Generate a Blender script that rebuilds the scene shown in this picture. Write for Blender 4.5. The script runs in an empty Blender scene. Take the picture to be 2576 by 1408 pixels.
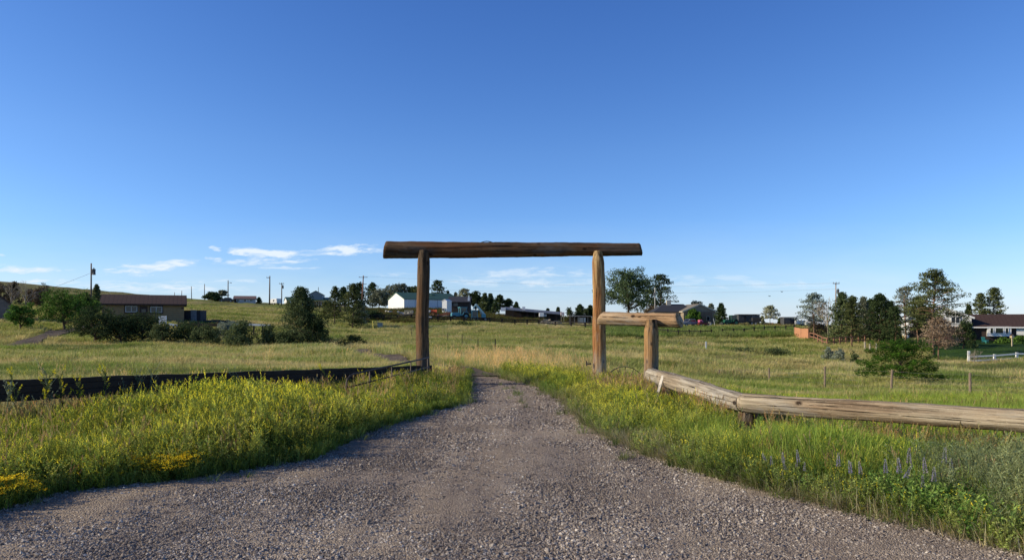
import bpy, bmesh, math, random
import numpy as np
from mathutils import Vector, Matrix, Euler

random.seed(7)
rng = np.random.default_rng(7)
SC = bpy.context.scene
COL = SC.collection
F, HZ, CX, EYE = 1874.0, 812.0, 1288.0, 1.65      # focal length, horizon row, centre column, eye height

SUN_AZ, SUN_EL = 95.0, 22.5                      # degrees to the left of the view direction, above the horizon


def PX(px, Y): return (px - CX) / F * Y
def PZ(py, Y): return EYE + (HZ - py) / F * Y
def PS(n, Y): return n / F * Y


# ------------------------------------------------------------------ materials
class NT:
    def __init__(self, name):
        self.m = bpy.data.materials.new(name)
        self.m.use_nodes = True
        self.t = self.m.node_tree
        self.t.nodes.clear()
        self.out = self.t.nodes.new('ShaderNodeOutputMaterial')

    def n(self, kind, **kw):
        nd = self.t.nodes.new(kind)
        for k, v in kw.items():
            if isinstance(k, str) and hasattr(nd, k) and k not in nd.inputs:
                setattr(nd, k, v)
        return nd

    def l(self, a, b): self.t.links.new(a, b)

    def setin(self, nd, key, v):
        if isinstance(v, bpy.types.NodeSocket): self.l(v, nd.inputs[key])
        else:
            nd.inputs[key].default_value = v

    def coord(self, kind='Object'): return self.n('ShaderNodeTexCoord').outputs[kind]
    def pos(self): return self.n('ShaderNodeNewGeometry').outputs['Position']

    def mapping(self, vec, scale=(1, 1, 1), rot=(0, 0, 0), loc=(0, 0, 0)):
        nd = self.n('ShaderNodeMapping')
        self.l(vec, nd.inputs['Vector'])
        nd.inputs['Scale'].default_value = scale
        nd.inputs['Rotation'].default_value = rot
        nd.inputs['Location'].default_value = loc
        return nd.outputs[0]

    def noise(self, vec, scale=1, detail=6, rough=.55, dist=0.0, color=False):
        nd = self.n('ShaderNodeTexNoise')
        if vec is not None: self.l(vec, nd.inputs['Vector'])
        nd.inputs['Scale'].default_value = scale
        nd.inputs['Detail'].default_value = detail
        nd.inputs['Roughness'].default_value = rough
        nd.inputs['Distortion'].default_value = dist
        return nd.outputs['Color' if color else 'Fac']

    def voronoi(self, vec, scale=1, feature='F1', out='Distance'):
        nd = self.n('ShaderNodeTexVoronoi', feature=feature)
        self.l(vec, nd.inputs['Vector'])
        nd.inputs['Scale'].default_value = scale
        return nd.outputs[out]

    def ramp(self, fac, stops, interp='LINEAR'):
        nd = self.n('ShaderNodeValToRGB')
        cr = nd.color_ramp
        cr.interpolation = interp
        while len(cr.elements) > 1: cr.elements.remove(cr.elements[-1])
        for i, (p, c) in enumerate(stops):
            if not hasattr(c, '__len__'): c = (c, c, c)
            e = cr.elements[0] if i == 0 else cr.elements.new(p)
            e.position = p
            e.color = (*c[:3], 1)
        self.l(fac, nd.inputs[0])
        return nd.outputs[0]

    def mix(self, fac, a, b, blend='MIX'):
        nd = self.n('ShaderNodeMix', data_type='RGBA', blend_type=blend)
        for key, v in ((0, fac), (6, a), (7, b)):
            if isinstance(v, bpy.types.NodeSocket): self.l(v, nd.inputs[key])
            elif key == 0: nd.inputs[0].default_value = v
            else: nd.inputs[key].default_value = (*v[:3], 1) if hasattr(v, '__len__') else (v, v, v, 1)
        return nd.outputs[2]

    def math(self, op, a, b=None, c=None, clamp=False):
        nd = self.n('ShaderNodeMath', operation=op)
        nd.use_clamp = clamp
        for i, v in enumerate((a, b, c)):
            if v is None: continue
            if isinstance(v, bpy.types.NodeSocket): self.l(v, nd.inputs[i])
            else: nd.inputs[i].default_value = v
        return nd.outputs[0]

    def bump(self, h, strength=.5, dist=.02):
        nd = self.n('ShaderNodeBump')
        self.l(h, nd.inputs['Height'])
        nd.inputs['Strength'].default_value = strength
        nd.inputs['Distance'].default_value = dist
        return nd.outputs[0]

    def pbr(self, color, rough=.8, bump=None, spec=.3, metal=0.0, trans=None):
        b = self.n('ShaderNodeBsdfPrincipled')
        if isinstance(color, bpy.types.NodeSocket): self.l(color, b.inputs['Base Color'])
        else: b.inputs['Base Color'].default_value = (*color[:3], 1)
        self.setin(b, 'Roughness', rough)
        b.inputs['Specular IOR Level'].default_value = spec
        b.inputs['Metallic'].default_value = metal
        if bump is not None: self.l(bump, b.inputs['Normal'])
        sh = b.outputs[0]
        if trans:
            t = self.n('ShaderNodeBsdfTranslucent')
            if isinstance(color, bpy.types.NodeSocket): self.l(color, t.inputs['Color'])
            else: t.inputs['Color'].default_value = (*color[:3], 1)
            ms = self.n('ShaderNodeMixShader')
            ms.inputs[0].default_value = trans
            self.l(sh, ms.inputs[1]); self.l(t.outputs[0], ms.inputs[2])
            sh = ms.outputs[0]
        self.l(sh, self.out.inputs['Surface'])
        return self.m


MATS = {}


def paint(name, col, rough=.55, vary=.25, scale=1.5, metal=0.0, spec=.35, dirt=None, lines=None):
    """painted or weathered surface with uneven tone; lines=(axis, spacing) adds board or rib relief"""
    if name in MATS: return MATS[name]
    k = NT(name)
    co = k.coord('Object')
    f = k.noise(co, scale, 8, .6)
    d = dirt or tuple(c * .45 for c in col)
    c = k.mix(k.ramp(f, [(.3, 0), (.75, 1)]), tuple(x * (1 + vary) for x in col), tuple(x * (1 - vary) for x in col))
    st = k.noise(k.mapping(co, (3, 3, .5)), 2.0, 6, .7)
    c = k.mix(k.ramp(st, [(.5, 0), (.85, .6)]), c, d)
    bump = None
    if lines:
        ax, sp = lines
        s = k.n('ShaderNodeSeparateXYZ'); k.l(co, s.inputs[0])
        v = k.math('FRACT', k.math('DIVIDE', s.outputs['xyz'.index(ax)], sp))
        edge = k.ramp(v, [(0, 0), (.08, 1), (.92, 1), (1, 0)])
        c = k.mix(edge, k.mix(.6, c, d), c)
        bump = k.bump(edge, .6, .02)
    MATS[name] = k.pbr(c, rough, bump, spec, metal)
    return MATS[name]


def glass(name='window_glass', col=(.015, .02, .028)):
    if name in MATS: return MATS[name]
    k = NT(name)
    MATS[name] = k.pbr(col, .08, None, .6)
    return MATS[name]


def log_wood(name, light, dark, patch, patch_amt=.5, grain=1.0, fine=13):
    k = NT(name)
    co = k.coord('Object')
    n1 = k.noise(k.mapping(co, (7, 7, .45)), 1.0, 8, .65, .4)
    n2 = k.noise(k.mapping(co, (30, 30, .7)), 1.0, 6, .7, .2)
    n3 = k.noise(k.mapping(co, (1.6, 1.6, .8), loc=(3, 1, 7)), 1.0, 4, .6, .6)
    n4 = k.noise(k.mapping(co, (fine, fine, .5), loc=(9, 2, 1)), 1.0, 6, .65)
    c = k.mix(k.ramp(n1, [(.38, 0), (.62, 1)]), dark, light)
    c = k.mix(k.ramp(n3, [(.45, 0), (.62, patch_amt)]), c, patch)
    c = k.mix(k.ramp(n2, [(.38, .85), (.54, 0)]), c, tuple(x * .4 for x in dark))
    crack = k.ramp(n4, [(.355, 1), (.41, 0)] if fine < 25 else [(.33, .9), (.39, 0)])
    c = k.mix(crack, c, (.012, .008, .005))
    kn = k.voronoi(k.mapping(co, (3.4, 3.4, 2.2)), 1.0)
    c = k.mix(k.ramp(kn, [(.09, .95), (.17, 0)]), c, (.03, .016, .01))
    gw = k.noise(k.mapping(co, (2.2, 2.2, .7), loc=(17, 4, 2)), 1.0, 6, .7, .5)
    lum = sum(light) / 3
    c = k.mix(k.ramp(gw, [(.50, 0), (.66, .6)]), c, (lum * .85, lum * .82, lum * .76))
    fleck = k.noise(co, 60, 3, .6)
    c = k.mix(k.ramp(fleck, [(.62, 0), (.72, .5)]), c, tuple(min(1, x * 1.5) for x in light))
    h = k.math('SUBTRACT', k.math('ADD', n2, k.math('MULTIPLY', n1, .8)), k.math('MULTIPLY', crack, 1.2))
    return k.pbr(c, .85, k.bump(h, .9 * grain, .02), .15)


def foliage_mat(name, trans=.3, dry=0.0, vary=.5, rough=.7, gain=1.0):
    """leaf colour comes from the mesh; each plant is a little lighter or darker; dry patches follow the place"""
    k = NT(name)
    at = k.n('ShaderNodeAttribute'); at.attribute_name = 'col'
    c = at.outputs['Color']
    oi = k.n('ShaderNodeObjectInfo')
    if dry > 0:
        p = k.pos()
        d = k.math('ADD', k.noise(k.mapping(p, (.09, .16, .1)), 1.0, 4, .6), k.math('MULTIPLY', k.math('SUBTRACT', oi.outputs['Random'], .5), .22))
        dr = k.ramp(d, [(.46, 0), (.62, dry)])
        c = k.mix(dr, c, (.36, .29, .135))
        bn = k.noise(k.mapping(p, (.035, .13, .05), rot=(0, 0, .25), loc=(11, 3, 0)), 1.0, 5, .65, .5)
        c = k.mix(k.ramp(bn, [(.52, 0), (.60, min(1, dry * 1.3))]), c, (.33, .265, .125))
        c = k.mix(k.ramp(bn, [(.38, .75 * min(1, dry * 1.7)), (.47, 0)]), c, (.055, .08, .022))
        g = k.noise(k.mapping(p, (.14, .2, .1), loc=(31, 5, 0)), 1.0, 3, .6)
        c = k.mix(k.ramp(g, [(.52, 0), (.7, .55)]), c, (.085, .155, .022))
    v = k.math('ADD', k.math('MULTIPLY', oi.outputs['Random'], vary), 1 - vary * .5)
    cc = k.n('ShaderNodeVectorMath', operation='SCALE')
    if gain != 1.0: v = k.math('MULTIPLY', v, gain)
    k.l(c, cc.inputs[0]); k.l(v, cc.inputs['Scale'])
    return k.pbr(cc.outputs[0], rough, None, .03, 0, trans)


# ------------------------------------------------------------------ mesh helpers
class MB:
    def __init__(self): self.v, self.f, self.m, self.cur = [], [], [], 0

    def add(self, vs, fs):
        o = len(self.v)
        self.v += [tuple(p) for p in vs]
        for q in fs:
            self.f.append([i + o for i in q]); self.m.append(self.cur)
        return self

    def box(self, c, s, rz=0.0, ry=0.0):
        M = Matrix.Rotation(rz, 3, 'Z') @ Matrix.Rotation(ry, 3, 'Y')
        c = Vector(c)
        vs = [c + M @ Vector((x * s[0] / 2, y * s[1] / 2, z * s[2] / 2)) for x in (-1, 1) for y in (-1, 1) for z in (-1, 1)]
        return self.add(vs, [(0, 1, 3, 2), (4, 6, 7, 5), (0, 4, 5, 1), (2, 3, 7, 6), (0, 2, 6, 4), (1, 5, 7, 3)])

    def beam(self, a, b, w, h=None):
        """square bar from a to b"""
        a, b = Vector(a), Vector(b); h = h or w
        d = (b - a).normalized()
        up = Vector((0, 0, 1)) if abs(d.z) < .95 else Vector((1, 0, 0))
        s = d.cross(up).normalized(); u = s.cross(d)
        vs = [p + s * x * w / 2 + u * y * h / 2 for p in (a, b) for x, y in ((-1, -1), (1, -1), (1, 1), (-1, 1))]
        return self.add(vs, [(3, 2, 1, 0), (4, 5, 6, 7), (0, 1, 5, 4), (1, 2, 6, 5), (2, 3, 7, 6), (3, 0, 4, 7)])

    def tube(self, pts, rad, n=8, cap=True):
        pts = [Vector(p) for p in pts]
        if not hasattr(rad, '__len__'): rad = [rad] * len(pts)
        vs, fs = [], []
        ref = None
        for i, p in enumerate(pts):
            d = (pts[min(i + 1, len(pts) - 1)] - pts[max(i - 1, 0)]).normalized()
            if ref is None: ref = Vector((1, 0, 0)) if abs(d.x) < .9 else Vector((0, 1, 0))
            s = d.cross(ref).normalized(); u = d.cross(s).normalized(); ref = u.cross(d) if u.cross(d).length > .1 else ref
            for j in range(n):
                a = 2 * math.pi * j / n
                vs.append(p + (s * math.cos(a) + u * math.sin(a)) * rad[i])
        for i in range(len(pts) - 1):
            for j in range(n):
                fs.append((i * n + j, i * n + (j + 1) % n, (i + 1) * n + (j + 1) % n, (i + 1) * n + j))
        if cap:
            fs.append(tuple(range(n - 1, -1, -1))); fs.append(tuple(range((len(pts) - 1) * n, len(pts) * n)))
        return self.add(vs, fs)

    def extrude(self, prof, y0, y1, inset=0.0):
        """side profile in x,z pulled from y0 to y1"""
        n = len(prof)
        vs = [(x, y0, z) for x, z in prof] + [(x, y1, z) for x, z in prof]
        fs = [tuple(range(n)), tuple(range(2 * n - 1, n - 1, -1))]
        fs += [(i, i + n, (i + 1) % n + n, (i + 1) % n) for i in range(n)]
        return self.add(vs, fs)

    def disc_y(self, c, r, w, n=18):
        """short cylinder lying along y"""
        c = Vector(c)
        return self.tube([c - Vector((0, w / 2, 0)), c + Vector((0, w / 2, 0))], r, n)

    def build(self, name, mat, parent=None, smooth=False, bevel=0.0, loc=None):
        me = bpy.data.meshes.new(name)
        me.from_pydata(self.v, [], self.f)
        for x in (mat if isinstance(mat, (list, tuple)) else [mat]): me.materials.append(x)
        if isinstance(mat, (list, tuple)): me.polygons.foreach_set('material_index', self.m)
        bm = bmesh.new(); bm.from_mesh(me)
        bmesh.ops.recalc_face_normals(bm, faces=bm.faces)
        if bevel: bmesh.ops.bevel(bm, geom=list(bm.edges), offset=bevel, segments=1, affect='EDGES', clamp_overlap=True)
        bm.to_mesh(me); bm.free()
        if smooth: me.polygons.foreach_set('use_smooth', [True] * len(me.polygons))
        o = bpy.data.objects.new(name, me)
        COL.objects.link(o)
        if parent is not None: o.parent = parent
        if loc is not None: o.location = loc
        return o


def tag(o, label=None, cat=None, group=None, kind=None):
    if label: o['label'] = label
    if cat: o['category'] = cat
    if group: o['group'] = group
    if kind: o['kind'] = kind
    return o


def thing(name, label, cat, loc, rz=0.0, group=None):
    o = bpy.data.objects.new(name, None)
    o.empty_display_size = .3
    COL.objects.link(o)
    o.location = loc
    o.rotation_euler = (0, 0, rz)
    return tag(o, label, cat, group)


def copy_tree(o, parent=None):
    c = o.copy(); COL.objects.link(c)
    if parent is not None: c.parent = parent
    for ch in list(o.children): copy_tree(ch, c)
    return c


def raw_mesh(name, verts, faces, cols=None, mats=()):
    """verts Nx3, faces MxK arrays (one K), cols Nx3 stored as point colour 'col'"""
    me = bpy.data.meshes.new(name)
    verts = np.asarray(verts, np.float32); faces = np.asarray(faces, np.int32)
    k = faces.shape[1]
    me.vertices.add(len(verts)); me.vertices.foreach_set('co', verts.ravel())
    me.loops.add(faces.size); me.loops.foreach_set('vertex_index', faces.ravel())
    me.polygons.add(len(faces))
    me.polygons.foreach_set('loop_start', np.arange(0, faces.size, k, dtype=np.int32))
    me.polygons.foreach_set('loop_total', np.full(len(faces), k, np.int32))
    me.update(calc_edges=True)
    if cols is not None:
        a = me.attributes.new('col', 'FLOAT_COLOR', 'POINT')
        cc = np.ones((len(verts), 4), np.float32); cc[:, :3] = cols
        a.data.foreach_set('color', cc.ravel())
    for m in mats: me.materials.append(m)
    return me


def link(name, me, parent=None, loc=None):
    o = bpy.data.objects.new(name, me); COL.objects.link(o)
    if parent is not None: o.parent = parent
    if loc is not None: o.location = loc
    return o


# ------------------------------------------------------------------ terrain
CP = []
def cp(px, py, Y): CP.append((PX(px, Y), Y, PZ(py, Y)))
def cz(X, Y, z): CP.append((X, Y, z))

for X in (-14, -8, -4, 0, 4, 8):
    for Y in (2, 5, 9): cz(X, Y, 0)
for X in (-12, -8, -4, -1, 1): cz(X, 13, 0)
for X in (-14, -9, -4, -1, .5): cz(X, 18, 0)
for X in (-3, -1.2, 0): cz(X, 23, 0)
cz(4.2, 12, -.26); cz(7, 10, -.30); cz(5.6, 10.2, -.30); cz(6, 8, -.16); cz(8.5, 8.4, -.25); cz(6, 14, -.4); cz(3.4, 17.5, -.08); cz(2.0, 19.5, -.05); cz(9, 13, -.3)
cz(-7, 13.5, -.1); cz(-12, 24, -.2)
for a in ((1288, 915, 36), (1288, 888, 58), (1288, 862, 90), (1288, 838, 130), (1288, 815, 175),
          (1450, 930, 34), (1600, 962, 28), (1700, 957, 45), (1600, 890, 70), (1600, 850, 120),
          (300, 930, 30), (300, 898, 50), (300, 868, 80), (600, 868, 82), (800, 870, 82), (-200, 905, 45), (-200, 870, 80),
          (0, 868, 78), (100, 840, 90), (180, 824, 106), (350, 811, 118), (470, 806, 122), (0, 795, 112), (60, 768, 150),
          (-300, 780, 150), (600, 850, 100), (600, 812, 125), (560, 790, 150), (600, 764, 220), (700, 766, 230), (800, 768, 240), (480, 754, 220),
          (0, 708, 430), (-400, 690, 430), (200, 726, 430), (470, 752, 420), (700, 772, 420), (200, 752, 250), (0, 745, 250),
          (760, 812, 130), (880, 830, 140), (920, 808, 168), (1000, 806, 172), (1000, 777, 215), (1150, 778, 215), (1300, 798, 215), (1200, 812, 172),
          (1450, 817, 185), (1580, 795, 215), (1700, 812, 190), (1745, 819, 180), (1840, 819, 180), (1885, 813, 190), (1990, 818, 190), (2050, 822, 180),
          (1700, 850, 135), (1900, 846, 135), (1780, 885, 85), (2000, 846, 135), (2034, 856, 122), (2081, 868, 106), (2144, 870, 106),
          (2213, 866, 110), (2500, 858, 125), (2500, 872, 108), (2435, 912, 78), (2600, 908, 78), (2360, 906, 84), (2265, 968, 46), (2800, 855, 130), (2800, 940, 60),
          (1935, 965, 49), (2075, 975, 43), (2243, 985, 38), (2441, 992, 33), (2200, 1040, 22), (2600, 1035, 20), (1900, 1010, 24),
          (1288, 815, 420), (2000, 820, 420), (2500, 822, 420), (800, 792, 520), (1400, 818, 900), (500, 800, 1200), (-300, 780, 1200), (2400, 818, 1200)):
    cp(*a)
for az in range(-50, 51, 20):
    r = 4000.0
    cz(r * math.sin(math.radians(az)), r * math.cos(math.radians(az)), -22.0)
CPA = np.array(CP)


def uv_of(X, Y):
    X = np.asarray(X, float); Y = np.asarray(Y, float)
    az = np.arctan2(X, Y); r = np.hypot(X, Y)
    return np.clip(az, -.95, .95) * 2.2, np.log(np.maximum(r, 1.5)) * .9, az, r


_u, _v, _, _ = uv_of(CPA[:, 0], CPA[:, 1])
_n = len(CPA)
_D = np.hypot(_u[:, None] - _u[None], _v[:, None] - _v[None])
_A = np.zeros((_n + 3, _n + 3)); _A[:_n, :_n] = _D + np.eye(_n) * 1e-4
_A[:_n, _n] = 1; _A[:_n, _n + 1] = _u; _A[:_n, _n + 2] = _v
_A[_n:, :_n] = _A[:_n, _n:].T
_W = np.linalg.lstsq(_A, np.concatenate([CPA[:, 2], np.zeros(3)]), rcond=None)[0]


def z_raw(X, Y):
    u, v, az, r = uv_of(X, Y)
    z = np.zeros_like(u)
    for i in range(_n): z += _W[i] * np.hypot(u - _u[i], v - _v[i])
    z += _W[_n] + _W[_n + 1] * u + _W[_n + 2] * v
    w = np.clip((r - 9) / 12, 0, 1); w = w * w * (3 - 2 * w)
    # flat drive and verge close by, except the shallow ditch along the log rail
    side = np.clip((np.asarray(X, float) - 2.2) / 2.2, 0, 1)
    w = np.maximum(w, side * .8)
    z = z * w
    back = np.clip((np.abs(az) - 1.0) / .5, 0, 1)
    z = z * (1 - back)
    X = np.asarray(X, float); Y = np.asarray(Y, float)
    b = (.5 * np.sin(X * .43 + Y * .21 + 1) + .5 * np.sin(X * -.27 + Y * .36 + 2.2) + .35 * np.sin(X * .83 - Y * .55) + .3 * np.sin(X * .6 + Y * 1.02 + 4)
         + .2 * np.sin(X * 1.7 + Y * 1.3) + .2 * np.sin(X * -1.4 + Y * 1.9 + 1))
    amp = np.clip((r - 24) / 25, 0, 1) * .21
    return z + b * amp


AZ = np.radians(np.concatenate([np.arange(-180, -48, 4.0), np.arange(-48, 48, .4), np.arange(48, 180.1, 4.0)]))
LR = np.linspace(math.log(.5), math.log(5200), 270)
_R, _T = np.meshgrid(np.exp(LR), AZ, indexing='ij')
GX, GY = _R * np.sin(_T), _R * np.cos(_T)
GZ = z_raw(GX, GY)
GZ[:, -1] = GZ[:, 0]


def gz(X, Y):
    """ground height, read off the terrain mesh"""
    X = np.asarray(X, float); Y = np.asarray(Y, float)
    az = np.arctan2(X, Y); lr = np.log(np.maximum(np.hypot(X, Y), .51))
    fi = np.clip((lr - LR[0]) / (LR[1] - LR[0]), 0, len(LR) - 1.001); i = fi.astype(int); a = fi - i
    fj = np.interp(az, AZ, np.arange(len(AZ))); j = np.clip(fj.astype(int), 0, len(AZ) - 2); b = fj - j
    return (GZ[i, j] * (1 - a) * (1 - b) + GZ[i + 1, j] * a * (1 - b) + GZ[i, j + 1] * (1 - a) * b + GZ[i + 1, j + 1] * a * b)


def g(X, Y): return float(gz(np.array([X]), np.array([Y]))[0])
def at(px, Y, dz=0.0): x = PX(px, Y); return (x, Y, g(x, Y) + dz)


def base_at(px, py, Y):
    """point at depth Y in column px: on the ground"""
    return at(px, Y)


def meadow_mat():
    k = NT('meadow_ground')
    p = k.pos()
    n1 = k.noise(k.mapping(p, (.09, .16, .1)), 1.0, 4, .6)
    n2 = k.noise(p, .9, 8, .7)
    n3 = k.noise(p, 7.0, 5, .7)
    n4 = k.noise(k.mapping(p, (.14, .2, .1), loc=(31, 5, 0)), 1.0, 3, .6)
    c = k.mix(k.ramp(n2, [(.3, 0), (.7, 1)]), (.215, .245, .045), (.34, .335, .092))
    c = k.mix(k.ramp(n1, [(.46, 0), (.62, .7)]), c, (.46, .36, .16))
    c = k.mix(k.ramp(n4, [(.52, 0), (.7, .6)]), c, (.18, .28, .038))
    bn = k.noise(k.mapping(p, (.035, .13, .05), rot=(0, 0, .25), loc=(11, 3, 0)), 1.0, 5, .65, .5)
    c = k.mix(k.ramp(bn, [(.53, 0), (.62, .65)]), c, (.40, .32, .15))
    c = k.mix(k.ramp(bn, [(.38, .7), (.47, 0)]), c, (.065, .09, .025))
    big = k.noise(k.mapping(p, (.02, .03, .02), loc=(4, 9, 0)), 1.0, 4, .6)
    c = k.mix(k.ramp(big, [(.55, 0), (.68, .6)]), c, (.34, .255, .125))
    sz = k.n('ShaderNodeSeparateXYZ'); k.l(p, sz.inputs[0])
    c = k.mix(k.ramp(k.math('DIVIDE', sz.outputs[2], 30.0), [(.28, 0), (.5, .75)]), c, (.235, .20, .085))
    c = k.mix(k.ramp(n3, [(.25, .55), (.6, 0)]), c, (.03, .045, .012))
    h = k.math('ADD', k.math('MULTIPLY', n2, 1.0), k.math('MULTIPLY', n3, .35))
    return k.pbr(c, .95, k.bump(h, .8, .5), .05)


def build_ground():
    nr, na = GX.shape
    V = np.stack([GX, GY, GZ], -1).reshape(-1, 3)
    V = np.vstack([V, [[0, 0, 0]]])
    idx = np.arange(nr * na).reshape(nr, na)
    q = np.stack([idx[:-1, :-1], idx[:-1, 1:], idx[1:, 1:], idx[1:, :-1]], -1).reshape(-1, 4)[:, ::-1]
    c = len(V) - 1
    fan = np.stack([idx[0, :-1], np.full(na - 1, c), np.full(na - 1, c), idx[0, 1:]], -1)
    me = bpy.data.meshes.new('meadow')
    faces = [tuple(f) for f in q.tolist()] + [(a, b, d) for a, b, _, d in fan.tolist()]
    me.from_pydata(V.tolist(), [], faces)
    bm = bmesh.new(); bm.from_mesh(me); bmesh.ops.remove_doubles(bm, verts=bm.verts, dist=1e-4); bmesh.ops.recalc_face_normals(bm, faces=bm.faces)
    if sum(f.normal.z for f in bm.faces) < 0: bmesh.ops.reverse_faces(bm, faces=bm.faces)
    bm.to_mesh(me); bm.free()
    me.polygons.foreach_set('use_smooth', [True] * len(me.polygons))
    me.materials.append(meadow_mat())
    tag(link('ground', me), 'rolling grass meadow rising to a low hill behind the houses', 'ground', kind='structure')


# drive edges, near to far (X at each Y)
def kk(px, py): Y = F * EYE / (py - HZ); return PX(px, Y), Y
EL = [(-30, -6), (-12, 1), (-6.5, 4.0), (-5.0, 5.4)] + [kk(*a) for a in ((-10, 1292), (150, 1247), (480, 1210), (800, 1158), (930, 1090), (1180, 1014), (1186, 978), (1184, 948))]
ER = [(30, -6), (12, 1), (5.2, 4.0)] + [kk(*a) for a in ((2540, 1400), (2300, 1335), (1900, 1236), (1740, 1192), (1600, 1140), (1480, 1080), (1425, 1022), (1352, 976), (1262, 953))] + [(-.55, 23.6)]
EL = np.array(sorted(EL, key=lambda a: a[1])); ER = np.array(sorted(ER, key=lambda a: a[1]))
def xl(Y): return np.interp(Y, EL[:, 1], EL[:, 0])
def xr(Y): return np.interp(Y, ER[:, 1], ER[:, 0])


def gravel_mat(name='gravel', gain=1.0):
    k = NT(name)
    p = k.pos()
    v = k.voronoi(p, 75, out='Color')
    vd = k.voronoi(p, 75)
    v2 = k.voronoi(p, 150, out='Color')
    sx = k.n('ShaderNodeSeparateColor'); k.l(v, sx.inputs[0])
    s2 = k.n('ShaderNodeSeparateColor'); k.l(v2, s2.inputs[0])
    st = [(q, tuple(x * gain for x in c)) for q, c in ((0, (.13, .102, .082)), (.3, (.235, .188, .152)), (.65, (.33, .268, .218)), (.9, (.45, .375, .305)), (1, (.62, .53, .44)))]
    c = k.mix(.45, k.ramp(sx.outputs[0], st), k.ramp(s2.outputs[0], st))
    big = k.noise(p, .8, 5, .6)
    c = k.mix(k.ramp(big, [(.42, 0), (.66, .6)]), c, tuple(x * gain for x in (.175, .138, .112)))
    pale = k.noise(k.mapping(p, (1, 1, 1), loc=(5, 2, 0)), 1.3, 6, .7)
    c = k.mix(1.0, c, (1.03, 1.0, .90), 'MULTIPLY')
    c = k.mix(k.ramp(pale, [(.55, 0), (.72, .5)]), c, tuple(x * gain for x in (.43, .36, .29)))
    tr = k.noise(k.mapping(p, (1.5, .16, 1), loc=(2, 8, 0)), 1.0, 5, .6)
    c = k.mix(k.ramp(tr, [(.42, 0), (.6, .55)]), c, tuple(x * gain for x in (.15, .118, .10)))
    ra = k.n('ShaderNodeAttribute'); ra.attribute_name = 'rut'
    rn = k.math('MULTIPLY', ra.outputs['Fac'], k.ramp(k.noise(k.mapping(p, (1, .4, 1)), 1.6, 5, .6), [(.35, 0), (.6, .35)]))
    c = k.mix(rn, c, tuple(x * gain for x in (.30, .255, .215)))
    h = k.math('ADD', k.math('SUBTRACT', 1.0, vd), k.math('MULTIPLY', k.noise(p, 12, 6, .7), .7))
    return k.pbr(c, .95, k.bump(h, .9, .012), .1)


def build_road():
    ys = np.concatenate([np.linspace(-5.5, 3.6, 20), np.exp(np.linspace(math.log(3.8), math.log(23.5), 230))])
    nc = 90
    V = []
    for y in ys:
        a, b = float(xl(y)), float(xr(y))
        j = .10 * math.sin(y * 3.1) + .07 * math.sin(y * 7.7 + 1) + .05 * random.uniform(-1, 1)
        j2 = .08 * math.sin(y * 2.7 + 2) + .06 * math.sin(y * 8.3) + .05 * random.uniform(-1, 1)
        a += j; b += j2
        for i in range(nc + 1): V.append((a + (b - a) * i / nc, y))
    V = np.array(V)
    z = gz(V[:, 0], V[:, 1]) + .012
    X, Y = V[:, 0], V[:, 1]
    bump = .006 * vnoise(X, Y, 2.1, 51) + .004 * vnoise(X, Y, 7.0, 52) + rng.normal(0, .004, len(X))
    z = z + np.maximum(bump, -.006) + .01
    me = bpy.data.meshes.new('gravel_drive')
    n = nc + 1
    faces = [(r * n + i, r * n + i + 1, (r + 1) * n + i + 1, (r + 1) * n + i) for r in range(len(ys) - 1) for i in range(nc)]
    me.from_pydata(np.column_stack([V, z]).tolist(), [], faces)
    me.polygons.foreach_set('use_smooth', [True] * len(faces))
    at_ = me.attributes.new('rut', 'FLOAT', 'POINT')
    uu = np.tile(np.arange(nc + 1) / nc, len(ys)); rr_ = np.exp(-((uu - .36) / .09) ** 2) + np.exp(-((uu - .70) / .09) ** 2)
    at_.data.foreach_set('value', rr_.astype(np.float32))
    me.materials.append(gravel_mat('gravel', 1.25))
    tag(link('road', me), 'grey gravel drive running under the log gateway', 'road', kind='structure')


def strip(name, label, cat, pts, widths, mat, off=.1, sub=.8):
    """a ribbon of path laid on the ground through pts (x, y)"""
    P = [Vector((x, y, 0)) for x, y in pts]
    L, C = [], []
    for i in range(len(P) - 1):
        n = max(2, int((P[i + 1] - P[i]).length / sub))
        p0, p1, p2, p3 = P[max(i - 1, 0)], P[i], P[i + 1], P[min(i + 2, len(P) - 1)]
        for s in range(n):
            t = s / n
            q = .5 * ((2 * p1) + (-p0 + p2) * t + (2 * p0 - 5 * p1 + 4 * p2 - p3) * t * t + (-p0 + 3 * p1 - 3 * p2 + p3) * t ** 3)
            C.append((q, widths[i] * (1 - t) + widths[i + 1] * t))
    C.append((P[-1], widths[-1]))
    V = []
    m = 6
    for i, (q, w) in enumerate(C):
        d = (C[min(i + 1, len(C) - 1)][0] - C[max(i - 1, 0)][0]).normalized()
        s = Vector((-d.y, d.x, 0))
        w *= random.uniform(.85, 1.15)
        for jx in range(m + 1): V.append(q + s * w * (jx / m - .5))
    A = np.array([(v.x, v.y) for v in V])
    z = gz(A[:, 0], A[:, 1]) + off
    n = m + 1
    faces = [(r * n + i, r * n + i + 1, (r + 1) * n + i + 1, (r + 1) * n + i) for r in range(len(C) - 1) for i in range(m)]
    me = bpy.data.meshes.new(name)
    me.from_pydata(np.column_stack([A, z]).tolist(), [], faces)
    bm = bmesh.new(); bm.from_mesh(me); bmesh.ops.recalc_face_normals(bm, faces=bm.faces)
    if sum(f.normal.z for f in bm.faces) < 0: bmesh.ops.reverse_faces(bm, faces=bm.faces)
    bm.to_mesh(me); bm.free()
    me.polygons.foreach_set('use_smooth', [True] * len(me.polygons))
    me.materials.append(mat)
    return tag(link(name, me), label, cat, kind='structure')


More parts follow.
